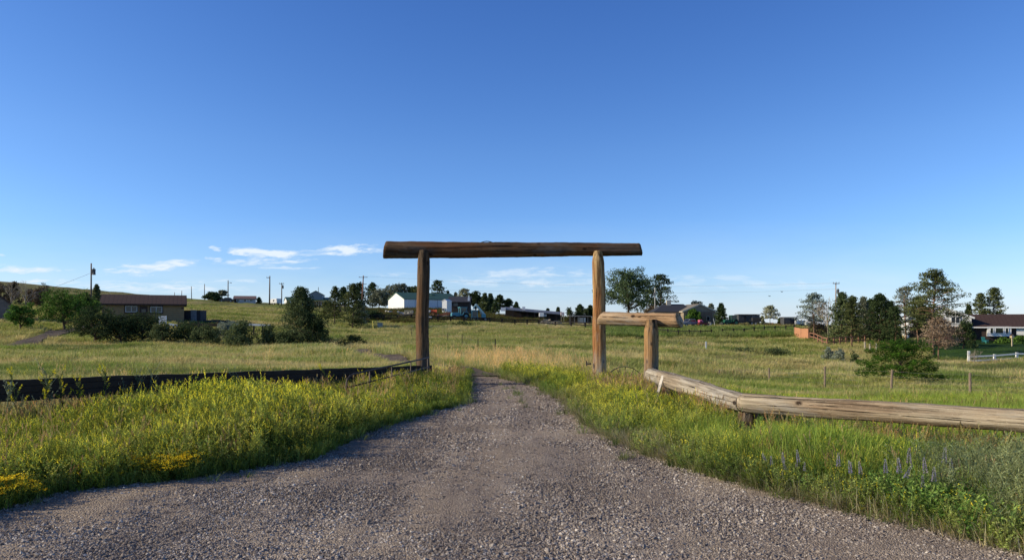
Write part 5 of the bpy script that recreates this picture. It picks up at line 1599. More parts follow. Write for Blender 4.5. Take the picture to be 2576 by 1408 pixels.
    x0, x1 = PX(1272, Y) - x, PX(1418, Y) - x
    greyroof = paint('grey_metal_roof', (.16, .165, .17), .55, .15, 2, lines=('x', 1.2))
    a, b = PZ(776, Y) - z, PZ(789, Y) - z
    m = MB(); m.add([(x0, -3.2, a - .35), (x1, -3.2, b - .35), (x1, 3, b + .35), (x0, 3, a + .35), (x0, -3.2, a - .15), (x1, -3.2, b - .15), (x1, 3, b + .55), (x0, 3, a + .55)],
                    [(0, 1, 2, 3), (7, 6, 5, 4), (0, 4, 5, 1), (1, 5, 6, 2), (2, 6, 7, 3), (3, 7, 4, 0)])
    m.build('roof', greyroof, t)
    m = MB(); m.add([(x0, 2.7, -1), (x1, 2.7, -2.5), (x1, 2.9, -2.5), (x0, 2.9, -1), (x0, 2.7, a), (x1, 2.7, b), (x1, 2.9, b), (x0, 2.9, a)], [(0, 1, 2, 3), (7, 6, 5, 4), (0, 4, 5, 1), (1, 5, 6, 2), (2, 6, 7, 3), (3, 7, 4, 0)])
    m.build('back_wall', dark, t)
    for k in range(9):
        f = k / 8; X = x0 + (x1 - x0) * f; zz = a + (b - a) * f
        MB().box((X, -2.9, zz / 2 - .9), (.2, .2, zz + 1.3)).build('post', darktrim, t)
    m = MB(); m.box(((x0 + x1) / 2, 1, (a + b) / 2 - 1.9), (x1 - x0 - 1, 1.8, 1.6)); m.build('feed_bunk', dark, t)
    MB().box((x0 - PS(6, Y), -1.6, a - .15), (PS(12, Y), 3, .95)).build('white_end_box', whitep, t)
    MB().box((PX(1287, Y) - x, 0, a + .5), (PS(7, Y), .8, .5)).build('roof_vent', whitep, t)
    MB().box((PX(1318, Y) - x, 0, a - .1), (.8, .8, 1.3)).build('roof_vent', whitep, t)

    # open shed in front of the gatepost
    Y = 182; x = PX(1462, Y); z = g(x, Y)
    t = thing('open_shed', 'rickety open shed with pale plywood panels beside the honey brown gatepost', 'shed', (x, Y + 1.5, z))
    w = PS(58, Y); hh = PZ(794.5, Y) - z
    plank = paint('grey_plank', (.20, .18, .155), .9, .3, 3)
    MB().box((0, 0, hh), (w + .4, 3.6, .18), ry=.03).build('roof', paint('pale_tin_roof', (.26, .245, .23), .6, .2, 2), t)
    for k in range(6): MB().box((-w / 2 + .1 + (w - .2) * k / 5, -1.4, hh / 2 - .3), (.16, .16, hh + .5)).build('post', plank, t)
    MB().box((0, 1.5, hh / 2 - .3), (w, .12, hh + .4)).build('back_wall', dark, t)
    MB().box((-w * .02, -1.2, hh * .42), (1.35, .08, hh * .8)).build('panel', paint('pale_plywood', (.55, .50, .43), .8, .12, 3), t)
    MB().box((w * .13, -1.22, hh * .42), (.75, .08, hh * .8)).build('panel', paint('white_panel', (.66, .65, .62), .8, .12, 3), t)

    # tan house with charcoal roof
    Y = 186; x = PX(1742, Y); z = g(x, Y) - .2
    t = thing('tan_house', 'tan house with a charcoal hip roof and cream gable behind the grey pickup', 'house', (x, Y + 5, z))
    tan2 = paint('tan_stucco', (.31, .25, .175), .9, .08, 2)
    tan3 = paint('tan_brick', (.23, .165, .11), .9, .15, 3, lines=('z', .2))
    W = PS(84, Y)
    gable(t, 9, W, PZ(783, Y) - z, PZ(765.5, Y) - z, tan2, paint('tan_shingles', (.21, .185, .15), .9, .15, 3), off=(PX(1756, Y) - x, 0, 0), rz=math.radians(97), ov=.35, fascia=paint('cream_trim', (.62, .54, .40), .7, .06, 3))
    MB().box((PX(1770, Y) - x, -4.62, PZ(798, Y) - z), (PS(46, Y), .08, PS(28, Y)), rz=math.radians(7)).build('brick_facing', tan3, t)
    cx = PX(1700, Y) - x; zz = PZ(784, Y) - z; zr = PZ(763, Y) - z
    m = MB(); m.add([(cx - 5.2, -3, zz), (cx + 5.5, -3, zz), (cx + 5.5, 6, zz), (cx - 5.2, 6, zz), (cx - 1.8, 1.5, zr), (cx + 3.4, 1.5, zr)], [(0, 1, 5, 4), (1, 2, 5), (2, 3, 4, 5), (3, 0, 4), (3, 2, 1, 0)])
    m.build('hip_roof', darkroof, t)
    MB().box((cx, 1.5, zz / 2 - .6), (9.8, 8.2, zz + 1.1)).build('main_wall', tan2, t)
    ch = MB().box((PX(1695, Y) - x, 1.2, PZ(764, Y) - z), (1.1, .9, 2.2)).build('chimney', paint('cream_chimney', (.5, .45, .36), .8, .1, 3), t)
    MB().box((PX(1698, Y) - x, 1.2, PZ(761, Y) - z), (.5, .5, .6)).build('chimney_cap', dark, ch)
    MB().box((PX(1724, Y) - x, -4.55, PZ(803, Y) - z), (1.0, .1, 2.1)).build('door', darktrim, t)
    window(t, PX(1782, Y) - x, PZ(801, Y) - z, .9, 1.1, -4.72, paint('cream_frame', (.5, .46, .38), .7, .05, 3), 1)

    # two dark sheds
    blk = paint('dark_grey_boards', (.060, .062, .066), .75, .35, 2, lines=('x', .5))
    Y = 190; x = PX(1884.5, Y); z = g(x, Y)
    t = thing('dark_shed', 'wide charcoal shed with a flat roof behind the flatbed trailer', 'shed', (x, Y + 1.5, z))
    w = PS(53, Y); h = PZ(791, Y) - z
    MB().box((0, 0, h / 2 - .3), (w, 3.2, h + .4)).build('wall', blk, t)
    MB().box((0, -.05, h + .02), (w + .3, 3.6, .16)).build('roof', darktrim, t)
    MB().box((-w * .2, -1.64, h * .48), (w * .1, .05, h * .9)).build('door', paint('shed_door', (.025, .025, .028), .7, .2, 3), t)
    MB().box((w * .28, -1.64, h * .52), (w * .34, .06, h * .8), ry=.0).build('panel', paint('shed_panel', (.11, .11, .115), .7, .3, 1), t)
    Y = 186; x = PX(1988, Y); z = g(x, Y)
    t = thing('dark_shed', 'smaller charcoal shed standing alone before the orange plank fence', 'shed', (x, Y + 1.2, z))
    w = PS(32, Y); h = PZ(798, Y) - z
    MB().box((0, 0, h / 2 - .3), (w, 2.6, h + .4)).build('wall', blk, t)
    MB().box((0, -.05, h + .02), (w + .3, 3.0, .16)).build('roof', darktrim, t)
    MB().box((w * .12, -1.33, h * .45), (w * .3, .05, h * .85)).build('door', MATS['shed_door'], t)

    # white house with brown roof
    Y = 125; rz = math.radians(-22); x = PX(2500, Y); z = g(x, Y)
    t = thing('white_house', 'white and dark brick house with a brown roof and bay window beyond the lawn', 'house', (x, Y, z), rz)
    QS = lambda n, Y: PS(n, Y) / 1.17
    brick = paint('dark_brick', (.048, .032, .028), .9, .2, 4, lines=('z', .22))
    L = 22.5; hw = PZ(820, Y) - z; hr = PZ(793, Y + 4) - z
    cxl = L / 2 - QS(64, Y)
    gable(t, L, 8, hw, hr, brick, brownroof, off=(cxl, 4, 0), ov=.6, fascia=whitep)
    # bay with three panes
    bx = QS(12, Y); bz = PZ(833, Y) - z
    bay = MB().box((bx, -.25, bz), (QS(60, Y), .55, PS(25, Y))).build('bay', whitep, t)
    for k, (dx, w) in enumerate(((-QS(19, Y), QS(9, Y)), (0, QS(21, Y)), (QS(19, Y), QS(9, Y)))):
        window(t, bx + dx, bz + PS(3, Y), w, PS(17, Y), -.53, whitep, 1, glass('green_glass', (.012, .022, .018)), t=.07)
    MB().box((QS(49, Y), -.04, PZ(841, Y) - z), (QS(13, Y), .1, 2.3)).build('door', darktrim, t)
    MB().box((QS(56, Y) + 3.5, -.05, PZ(832, Y) - z), (7, .12, PS(20, Y))).build('siding', white, t)
    # tall gabled wing
    gable(t, 12, QS(166, Y), PZ(798, Y) - z, PZ(770, Y) - z, white, brownroof, off=(-QS(142, Y), 5.2, 0), rz=math.radians(90), ov=.4, wall_name='gable_wall', roof_name='gable_roof', fascia=whitep)
    MB().box((-QS(142, Y), -.85, 1.2), (QS(160, Y), .12, 2.6)).build('lower_brick', brick, t)
    window(t, -QS(150, Y), 3.6, 2.2, 1.2, -.8, whitep, 2)
    window(t, -QS(100, Y), 3.6, 1.4, 1.2, -.8, whitep, 2)
    # deck
    Yd = 120; dk = MB()
    xa = PX(2452, Yd) - x
    wood = paint('deck_wood', (.16, .075, .05), .8, .2, 3)
    for k in range(6): dk.box((-8.6 + k * 1.05, -4.0, .35), (.1, .1, 1.3))
    for zz in (.35, .62, .92): dk.box((-6, -4.0, zz), (5.4, .06, .12))
    dk.box((-6, -2.6, .05), (5.6, 2.8, .15))
    dk.build('deck', wood, t)


# ------------------------------------------------------------------ fences, poles, wires
def post_rail(name, label, pts, tops, mat, nrail=2, w=.22, postw=.2, rails=(.9, .45), grp=None, cat='fence', spacing=None, rh=.16, every=1):
    """fence on the ground along pts (x, y); one post per point"""
    base = Vector((pts[0][0], pts[0][1], g(*pts[0])))
    t = thing(name, label, cat, base, 0, grp)
    P = [Vector((x, y, g(x, y))) for x, y in pts]
    for p, h in zip(P, tops):
        MB().box((0, 0, h / 2 - .25), (postw, postw, h + .5), rz=random.uniform(-.2, .2)).build('post', mat, t, loc=p - base)
    for f in rails:
        for i in range(len(P) - 1):
            a = P[i] - base + Vector((0, -postw / 2 - .03, tops[i] * f)); b = P[i + 1] - base + Vector((0, -postw / 2 - .03, tops[i + 1] * f))
            MB().beam(a, b, .06, rh).build('rail', mat, t)
    return t


def build_fences():
    blk = paint('black_fence_timber', (.020, .016, .014), .85, .3, 3)
    # farm fence in the middle distance
    pts, tops = [], []
    for px, py in ((905, 808), (920, 810), (929, 810), (966, 812), (1000, 809), (1035, 812), (1068, 812), (1101, 811), (1133.6, 814), (1167, 811), (1199, 810), (1232, 810), (1263, 811), (1295, 813), (1326, 814), (1356, 816), (1397, 822), (1437, 826), (1472, 828), (1505, 830), (1537, 832), (1562, 836), (1590, 838)):
        Y = np.interp(px, [900, 1360, 1600], [170, 172, 158])
        pts.append((PX(px, Y), Y)); tops.append(1.32 if px > 960 else 1.5)
    post_rail('farm_fence', 'long dark post and rail fence below the barns and machinery yard', pts, tops, blk, rails=(.88, .5), postw=.36, rh=.22)
    pts, tops = [], []
    for px, Y in ((1652, 143), (1680, 141), (1707, 140), (1734, 139), (1762, 138), (1790, 138)):
        pts.append((PX(px, Y), Y)); tops.append(1.25)
    post_rail('weed_fence', 'dark single rail fence in the tall weeds below the tan house', pts, tops, blk, rails=(.8,), postw=.2)
    pts = [(PX(px, Y), Y) for px, Y in ((1817, 138), (1845, 138), (1872, 140), (1897, 142), (1923, 145), (1949, 148), (1977, 150), (1998, 152))]
    post_rail('shed_fence', 'dark post and rail fence climbing toward the two charcoal sheds', pts, [1.3, 1.3, 1.3, 1.35, 1.45, 1.4, 1.4, 1.4], blk, rails=(.85, .4), postw=.22, rh=.10)
    # black posts in front of the hilltop barns
    pts = [(PX(px, Y), Y) for px, Y in ((782, 222), (787, 221), (793, 220), (799, 219), (805, 218), (811, 216), (818, 214), (826, 211), (835, 208), (845, 204), (856, 200), (868, 195))]
    post_rail('black_post_fence', 'close set black post fence with white boards below the hilltop barn', pts, [1.7] * len(pts), blk, rails=(.9, .55), postw=.45, rh=.2)
    # orange planks and brown rails
    cedar = paint('orange_cedar', (.50, .235, .115), .8, .15, 3, lines=('z', .22))
    cedar2 = paint('brown_cedar', (.27, .13, .075), .8, .2, 3)
    A = (PX(1999, 134), 134.0); B = (PX(2034, 121), 121.0)
    base = Vector((*A, g(*A)))
    t = thing('plank_fence', 'orange horizontal plank fence below the airy blue green pine', 'fence', base)
    for k in range(2):
        f0, f1 = k / 2, (k + 1) / 2
        p = [Vector((A[0] + (B[0] - A[0]) * f, A[1] + (B[1] - A[1]) * f, 0)) for f in (f0, f1)]
        for q in p: q.z = g(q.x, q.y)
        m = MB(); a, b = p[0] - base, p[1] - base
        n = (b - a).normalized(); s = Vector((-n.y, n.x, 0)) * .05
        vs = [a - s + Vector((0, 0, .1)), b - s + Vector((0, 0, .1)), b + s + Vector((0, 0, .1)), a + s + Vector((0, 0, .1))]
        vs += [v + Vector((0, 0, 1.75)) for v in vs]
        m.add(vs, [(3, 2, 1, 0), (4, 5, 6, 7), (0, 1, 5, 4), (1, 2, 6, 5), (2, 3, 7, 6), (3, 0, 4, 7)])
        m.build('panel', cedar, t)
    for f in (0, .5, 1):
        q = Vector((A[0] + (B[0] - A[0]) * f - .03, A[1] + (B[1] - A[1]) * f - .12, 0)); q.z = g(q.x, q.y)
        MB().box((0, 0, .75), (.16, .14, 2.3)).build('post', cedar2, t, loc=q - base)
    pts = [(PX(px, Y), Y) for px, Y in ((2037, 120), (2048, 116), (2058, 112.5), (2069, 109), (2081, 105.5))] + [(PX(px, Y), Y) for px, Y in ((2098, 106.5), (2113, 107), (2128, 107.5), (2144, 108), (2160, 108.5), (2176, 109))]
    post_rail('cedar_rail_fence', 'brown two rail cedar fence running from the orange planks into the grove', pts, [1.25] * len(pts), cedar2, rails=(.92, .48), postw=.16, rh=.15)
    # white rails at the lawn
    wh = paint('white_fence_paint', (.78, .77, .74), .6, .06, 4)
    Y = 78
    pts = [(PX(px, Y), Y) for px in (2437, 2502, 2558, 2615, 2670)]
    t = post_rail('white_rail_fence', 'white two rail fence at the edge of the lawn', pts, [1.32, .85, .85, .85, .85], wh, rails=(), postw=.2)
    b0 = Vector(t.location)
    for zz in (.72, .28):
        for i in range(4):
            a = Vector((*pts[i], g(*pts[i]) + zz)) - b0; b = Vector((*pts[i + 1], g(*pts[i + 1]) + zz)) - b0
            MB().beam(a + Vector((0, -.13, 0)), b + Vector((0, -.13, 0)), .05, .15).build('rail', wh, t)
    # low white boards behind the hedge
    Y = 104
    for a, b, py, lab in ((425, 447, 815, 'short low white board fence beside the white slatted panel'), (594, 682, 815, 'long low white board fence behind the hedge row and big pine')):
        x0, x1 = PX(a, Y), PX(b, Y); base = Vector((x0, Y, g(x0, Y)))
        t = thing('white_board_fence', lab, 'fence', base)
        m = MB().beam(Vector((x0, Y - .1, PZ(py, Y))) - base, Vector((x1, Y - .1, PZ(py + 3, Y))) - base, .06, PS(4.6, Y)); m.build('rail', wh, t)
        for k in range(3 if b - a < 40 else 5):
            X = x0 + (x1 - x0) * k / (2 if b - a < 40 else 4)
            zt = PZ(py + 3 * (X - x0) / (x1 - x0), Y)
            MB().box((X - x0, .02, (zt + g(X, Y)) / 2 - base.z - .2), (.14, .14, zt - g(X, Y) + .3)).build('post', MATS['dark_brown_trim'], t)
    Y = 108; base = Vector((PX(448, Y), Y, g(PX(448, Y), Y)))
    t = thing('dark_low_band', 'low dark band on posts between the two low white board fences', 'wall', base)
    MB().beam((0, 0, PZ(816, Y) - base.z), (PS(150, Y), 0, PZ(818, Y) - base.z), .15, PS(7, Y)).build('plank', W_DARK, t)  # dark horizontal strip carried on short posts
    for k in range(4): MB().box((PS(150, Y) * k / 3, .15, .2), (.18, .18, 1.6)).build('post', W_DARK, t)

    # wire fence with wooden stakes
    stake = paint('grey_fence_stake', (.26, .195, .135), .9, .25, 5)
    wire = paint('dull_wire', (.22, .21, .20), .5, .1, 3, metal=.6)
    spec = [(1710, 935, 56), (1809, 929, 54), (1935, 925, 49), (2075, 922, 43), (2243, 929, 37.5), (2441, 937, 33), (2680, 948, 29.5)]
    P = []
    base = Vector((PX(1710, 56), 56, g(PX(1710, 56), 56)))
    t = thing('wire_fence', 'sparse wire fence on wooden stakes crossing the meadow behind the log rails', 'fence', base)
    for i, (px, py, Y) in enumerate(spec):
        x = PX(px, Y); z0 = g(x, Y); top = PZ(py, Y)
        p = Vector((x, Y, z0)); P.append((p, top))
        q = MB(); q.tube([(0, 0, -.4), (.01 * math.sin(i), 0, (top - z0) * .5), (.03 * math.sin(i * 2), 0, top - z0)], [.066, .062, .058], 8)
        q.build('post', stake, t, loc=p - base)
    for f in (.28, .5, .72, .92):
        for (a, ta), (b, tb) in zip(P[:-1], P[1:]):
            pa = a - base; pb = b - base
            pa = Vector((pa.x, pa.y - .07, pa.z + (ta - a.z) * f)); pb = Vector((pb.x, pb.y - .07, pb.z + (tb - b.z) * f))
            mid = (pa + pb) / 2 - Vector((0, 0, .04))
            MB().tube([pa, mid, pb], .006, 4).build('wire', wire, t)
    # metal stakes
    spec = [(1034.7, 841, 112), (1075, 850, 98), (1126.5, 859, 84), (1162.5, 869, 70), (1202.6, 881, 58), (1246, 893, 48)]
    base = Vector((PX(1034.7, 112), 112, g(PX(1034.7, 112), 112)))
    t = thing('stake_fence', 'line of thin dark metal stakes strung with wire crossing the meadow through the gateway', 'fence', base)
    P = []
    st = paint('dark_steel_stake', (.045, .04, .035), .7, .2, 4)
    for px, py, Y in spec:
        x = PX(px, Y); z0 = g(x, Y); top = z0 + 1.25
        P.append((Vector((x, Y, z0)), top))
        MB().box((0, 0, .5), (.055, .055, 1.6)).build('post', st, t, loc=Vector((x, Y, z0)) - base)
    for f in (.45, .85):
        for (a, ta), (b, tb) in zip(P[:-1], P[1:]):
            MB().tube([a - base + Vector((0, 0, (ta - a.z) * f)), b - base + Vector((0, 0, (tb - b.z) * f))], .005, 4).build('wire', wire, t)
    # pale posts on the lawn edge
    for px, py, Y, lab in ((2175.5, 858, 97, 'pale wooden post at the grove edge, furthest from the locust bush'), (2188, 866, 95, 'pale wooden post between two others at the grove edge'), (2204.5, 869, 93, 'pale wooden post at the grove edge, closest to the locust bush')):
        x = PX(px, Y); z = g(x, Y)
        o = MB().tube([(0, 0, -.3), (.02, 0, .6), (-.02, 0, 1.25)], [.12, .11, .10], 8).build('wooden_post', paint('pale_post', (.42, .36, .27), .9, .2, 4), loc=(x, Y, z))
        tag(o, lab, 'post', 'pale posts at the grove edge')


def pole(name, label, px, top, base, Y, r=.16, arms=(), lean=0.0, can=None, lamp=False, mat=None, grp=None):
    x = PX(px, Y); z = g(x, Y)
    h = PZ(top, Y) - z
    t = thing(name, label, 'utility pole', (x, Y, z), 0, grp)
    wood = mat or paint('pole_wood', (.13, .10, .08), .9, .25, 2)
    L = lean * h
    MB().tube([(0, 0, -.5), (L * .5, 0, h * .5), (L, 0, h)], [r, r * .85, r * .7], 8).build('shaft', wood, t, True)
    for py, w, dx in arms:
        zz = PZ(py, Y) - z; X = L * zz / h + dx
        m = MB().box((X, -r, zz), (w, .12, .14))
        c = m.build('crossarm', wood, t)
        for s in (-.9, 0, .9):
            MB().tube([(X + s * w / 2, -r, zz + .05), (X + s * w / 2, -r, zz + .3)], .06, 6).build('insulator', paint('insulator', (.25, .25, .26), .4, .1, 2), c)
    if can:
        py, dx, rr, hh = can
        zz = PZ(py, Y) - z
        c = MB().tube([(dx, -.1, zz - hh / 2), (dx, -.1, zz + hh / 2)], rr, 12).tube([(dx, -.1, zz + hh / 2), (dx, -.1, zz + hh / 2 + .25)], [rr * .5, .06], 8).box((dx / 2, -.05, zz), (abs(dx), .08, .12))
        c.build('transformer', paint('transformer_grey', (.10, .105, .115), .5, .15, 2), t)
    if lamp:
        zz = h - 1.0
        m = MB().tube([(0, 0, zz), (.5, -.1, zz + .35), (.9, -.1, zz + .3)], .05, 6); m.box((1.0, -.1, zz + .22), (.45, .25, .18)); m.build('lamp', paint('lamp_grey', (.2, .2, .2), .5, .1, 2), t)
    return t


def build_poles():
    pole('utility_pole', 'dark utility pole with a hanging transformer beside the ranch house', 229, 662, 760, 132, .17, (), .004, (684, .55, .32, 1.0))
    far = 'thin distant poles along the hill crest'
    for px, top, Y, lab in ((439, 735, 300, 'faintest thin pole over the ranch house roof'), (457, 731, 285, 'thin far pole above the ranch house roof end'), (482, 720, 262, 'thin bare pole just beyond the ranch house roof'),
                            (514, 714, 245, 'thin bare pole beside the dark round tree on the crest'), (550, 731, 250, 'short pole inside the dark round tree on the crest')):
        pole('utility_pole', lab, px, top, 755, Y, .15, (), -.02 if px == 482 else .015, grp=far)
    pole('utility_pole', 'tall pole with a small lamp by the low house on the crest', 573.6, 705, 753, 236, .2, (), .005, None, True)
    pole('utility_pole', 'tallest bare pole with a stub crossarm on the hill crest', 678, 694, 763, 224, .24, ((698.5, 1.0, -.4),), .01)
    pole('utility_pole', 'pole with crossarm and transformer before the white hilltop wing', 708.5, 711, 765, 228, .19, ((713.5, 1.5, 0),), .005, (722, .4, .28, .9))
    pole('utility_pole', 'leaning reddish utility pole with crossarms behind the olive pine', 910, 693, 790, 226, .24, ((697.5, 2.6, 0), (715, 1.6, .3)), .05, mat=paint('reddish_pole', (.19, .10, .075), .9, .2, 2))
    pole('light_pole', 'thin pale pole in front of the spiky pine by the cottonwood', 1647.5, 723, 786, 196, .12, (), 0, (741, -.3, .2, .8), mat=paint('pale_pole', (.5, .49, .46), .6, .1, 2))
    pole('utility_pole', 'utility pole with crossarm and transformer above the bushy green pine', 2102, 711, 830, 150, .15, ((713, 1.3, 0),), .006, (733, .45, .26, .8), mat=paint('greyed_pole', (.30, .23, .19), .9, .2, 2))
    wm = paint('power_wire', (.22, .23, .26), .6, .1, 1)
    base = Vector((PX(915, 226), 226, 0)); base.z = g(base.x, base.y)
    t = thing('power_line', 'pair of faint power wires sagging across the sky from the leaning pole', 'power line', base)
    for pts in (((915, 695, 226), (1207, 710, 224), (1395, 716, 222), (1680, 720, 220), (1900, 717, 190), (2101, 712, 150)), ((915, 714, 226), (1146, 730, 224), (1395, 735, 222), (1680, 737, 218), (1900, 734, 190), (2101, 727, 150))):
        MB().tube([Vector((PX(a, Y), Y, PZ(b, Y))) - base for a, b, Y in pts], .016, 5).build('wire', wm, t)
    base = Vector((PX(228, 132), 132, 0)); base.z = g(base.x, base.y)
    t = thing('service_wire', 'single service wire dropping from the transformer pole toward the leafless tree', 'power line', base)
    MB().tube([Vector((PX(a, Y), Y, PZ(b, Y))) - base for a, b, Y in ((228, 687, 132), (190, 702, 132), (148, 718, 132), (100, 733, 132), (60, 745, 132))], .022, 5).build('wire', wm, t)


# ------------------------------------------------------------------ vehicles and yard things
RUB = None
def wheels(t, spec, rim=None):
    tyre = paint('tyre_rubber', (.018, .018, .018), .9, .2, 4)
    rim = rim or paint('steel_rim', (.35, .35, .36), .4, .1, 3, metal=.5)
    for x, y, r, w in spec:
        o = MB().disc_y((0, 0, 0), r, w, 18).build('wheel', tyre, t, loc=(x, y, r))
        MB().disc_y((0, 0, 0), r * .55, w + .04, 12).build('rim', rim, o)


def cabin(t, prof, w, mat, glassm, side=True):
    """cab from a side profile with glazed strips"""
    MB().extrude(prof, -w / 2, w / 2).build('cab', mat, t, bevel=.03)


def pickup(px, Y, rz, label, col, name='pickup_truck'):
    x = PX(px, Y); t = thing(name, label, 'truck', (x, Y, g(x, Y)), rz)
    m = paint(name + '_paint', col, .35, .06, 2, spec=.5)
    MB().extrude([(-2.75, .5), (-2.75, .95), (-2.6, 1.08), (-1.25, 1.18), (2.75, 1.2), (2.75, .5)], -.95, .95).build('body', m, t, bevel=.05)
    MB().extrude([(-1.35, 1.17), (-.55, 1.82), (1.05, 1.84), (1.25, 1.19)], -.82, .82).build('cab', m, t, bevel=.05)
    gm = glass()
    for s in (-1, 1):
        MB().extrude([(-1.05, 1.24), (-.48, 1.72), (.2, 1.74), (.2, 1.24)], s * .822, s * .85).build('side_window', gm, t)
        MB().extrude([(.3, 1.24), (.3, 1.74), (.9, 1.75), (1.0, 1.24)], s * .822, s * .85).build('side_window', gm, t)
        MB().box((-2.77, s * .68, .92), (.06, .36, .2)).build('headlight', paint('headlight_lens', (.8, .8, .78), .2, .02, 2), t)
    MB().add([(-1.30, -.7, 1.24), (-1.30, .7, 1.24), (-.62, .66, 1.78), (-.62, -.66, 1.78)], [(0, 1, 2, 3)]).build('windscreen', gm, t)
    MB().box((-2.82, 0, .6), (.14, 1.9, .24)).build('bumper', paint('chrome', (.55, .55, .56), .25, .05, 2, metal=.8), t)
    MB().box((-2.78, 0, .88), (.05, .9, .22)).build('grille', paint('grille_black', (.03, .03, .03), .6, .1, 3), t)
    MB().box((2.0, 0, 1.205), (1.4, 1.6, .03)).build('bed', MATS['grille_black'], t)
    wheels(t, [(a, s * .86, .4, .26) for a in (-1.8, 1.75) for s in (-1, 1)])
    return t


def suv(px, Y, rz, label, col):
    x = PX(px, Y); t = thing('white_suv', label, 'car', (x, Y, g(x, Y) + .05), rz)
    m = paint('white_car_paint', col, .3, .04, 2, spec=.5)
    MB().extrude([(-2.6, .45), (-2.6, .95), (-1.3, 1.12), (2.5, 1.15), (2.5, .45)], -.95, .95).build('body', m, t, bevel=.06)
    MB().extrude([(-1.4, 1.1), (-.6, 1.82), (1.9, 1.84), (2.4, 1.13)], -.84, .84).build('cabin', m, t, bevel=.06)
    gm = glass()
    for s in (-1, 1):
        for a, b in ((-.95, .05), (.15, 1.05), (1.15, 2.0)):
            MB().extrude([(a, 1.2), (a + .1, 1.72), (b - .05, 1.72), (b, 1.2)], s * .842, s * .875).build('side_window', gm, t)
        MB().box((-2.62, s * .7, .85), (.06, .34, .2)).build('headlight', MATS['headlight_lens'], t)
    MB().add([(-1.36, -.7, 1.2), (-1.36, .7, 1.2), (-.68, .66, 1.78), (-.68, -.66, 1.78)], [(0, 1, 2, 3)]).build('windscreen', gm, t)
    wheels(t, [(a, s * .86, .38, .24) for a in (-1.65, 1.6) for s in (-1, 1)])


def tractor(name, label, px, Y, rz, col, loader=True, cat='tractor', s=1.0, big=.75):
    x = PX(px, Y); t = thing(name, label, cat, (x, Y, g(x, Y)), rz)
    t.scale = (s, s, s)
    m = paint(name + '_paint', col, .45, .12, 2)
    blk = paint('machine_black', (.03, .03, .032), .7, .2, 3)
    MB().extrude([(-1.9, .75), (-1.9, 1.35), (-1.7, 1.5), (-.1, 1.6), (-.1, .75)], -.38, .38).build('hood', m, t, bevel=.04)
    MB().box((.2, 0, .7), (3.6, .5, .35)).build('chassis', blk, t)
    f = MB()
    for a in (-.05, 1.25):
        for b in (-.62, .62): f.box((a, b, 1.75), (.10, .10, 1.6))
    f.box((.6, 0, 2.58), (1.6, 1.5, .14)); f.box((.6, 0, 1.05), (1.45, 1.35, .3))
    c = f.build('cab', m, t)
    MB().box((.6, 0, 1.85), (1.24, 1.18, 1.3)).build('pane', glass('machine_glass', (.03, .045, .05)), c)
    MB().tube([(-1.2, .2, 1.5), (-1.2, .2, 2.3)], .05, 8).build('exhaust', blk, t)
    for b in (-1, 1): MB().extrude([(.3, 1.1), (.5, 1.65), (1.3, 1.7), (1.7, 1.2), (1.6, 1.2), (1.25, 1.6), (.55, 1.55), (.4, 1.1)], b * .6, b * .95).build('fender', m, t)
    wheels(t, [(1.0, -.82, big, .4), (1.0, .82, big, .4), (-1.45, -.7, .48, .28), (-1.45, .7, .48, .28)], m)
    if loader:
        l = MB()
        for b in (-.55, .55): l.tube([(.0, b, 1.4), (-1.6, b, 1.5), (-2.6, b, .6)], .08, 6)
        o = l.build('loader_arm', m, t)
        MB().extrude([(-3.3, .15), (-2.6, .15), (-2.5, .8), (-2.7, .8), (-2.75, .3), (-3.3, .25)], -.9, .9).build('bucket', blk, o)
    return t


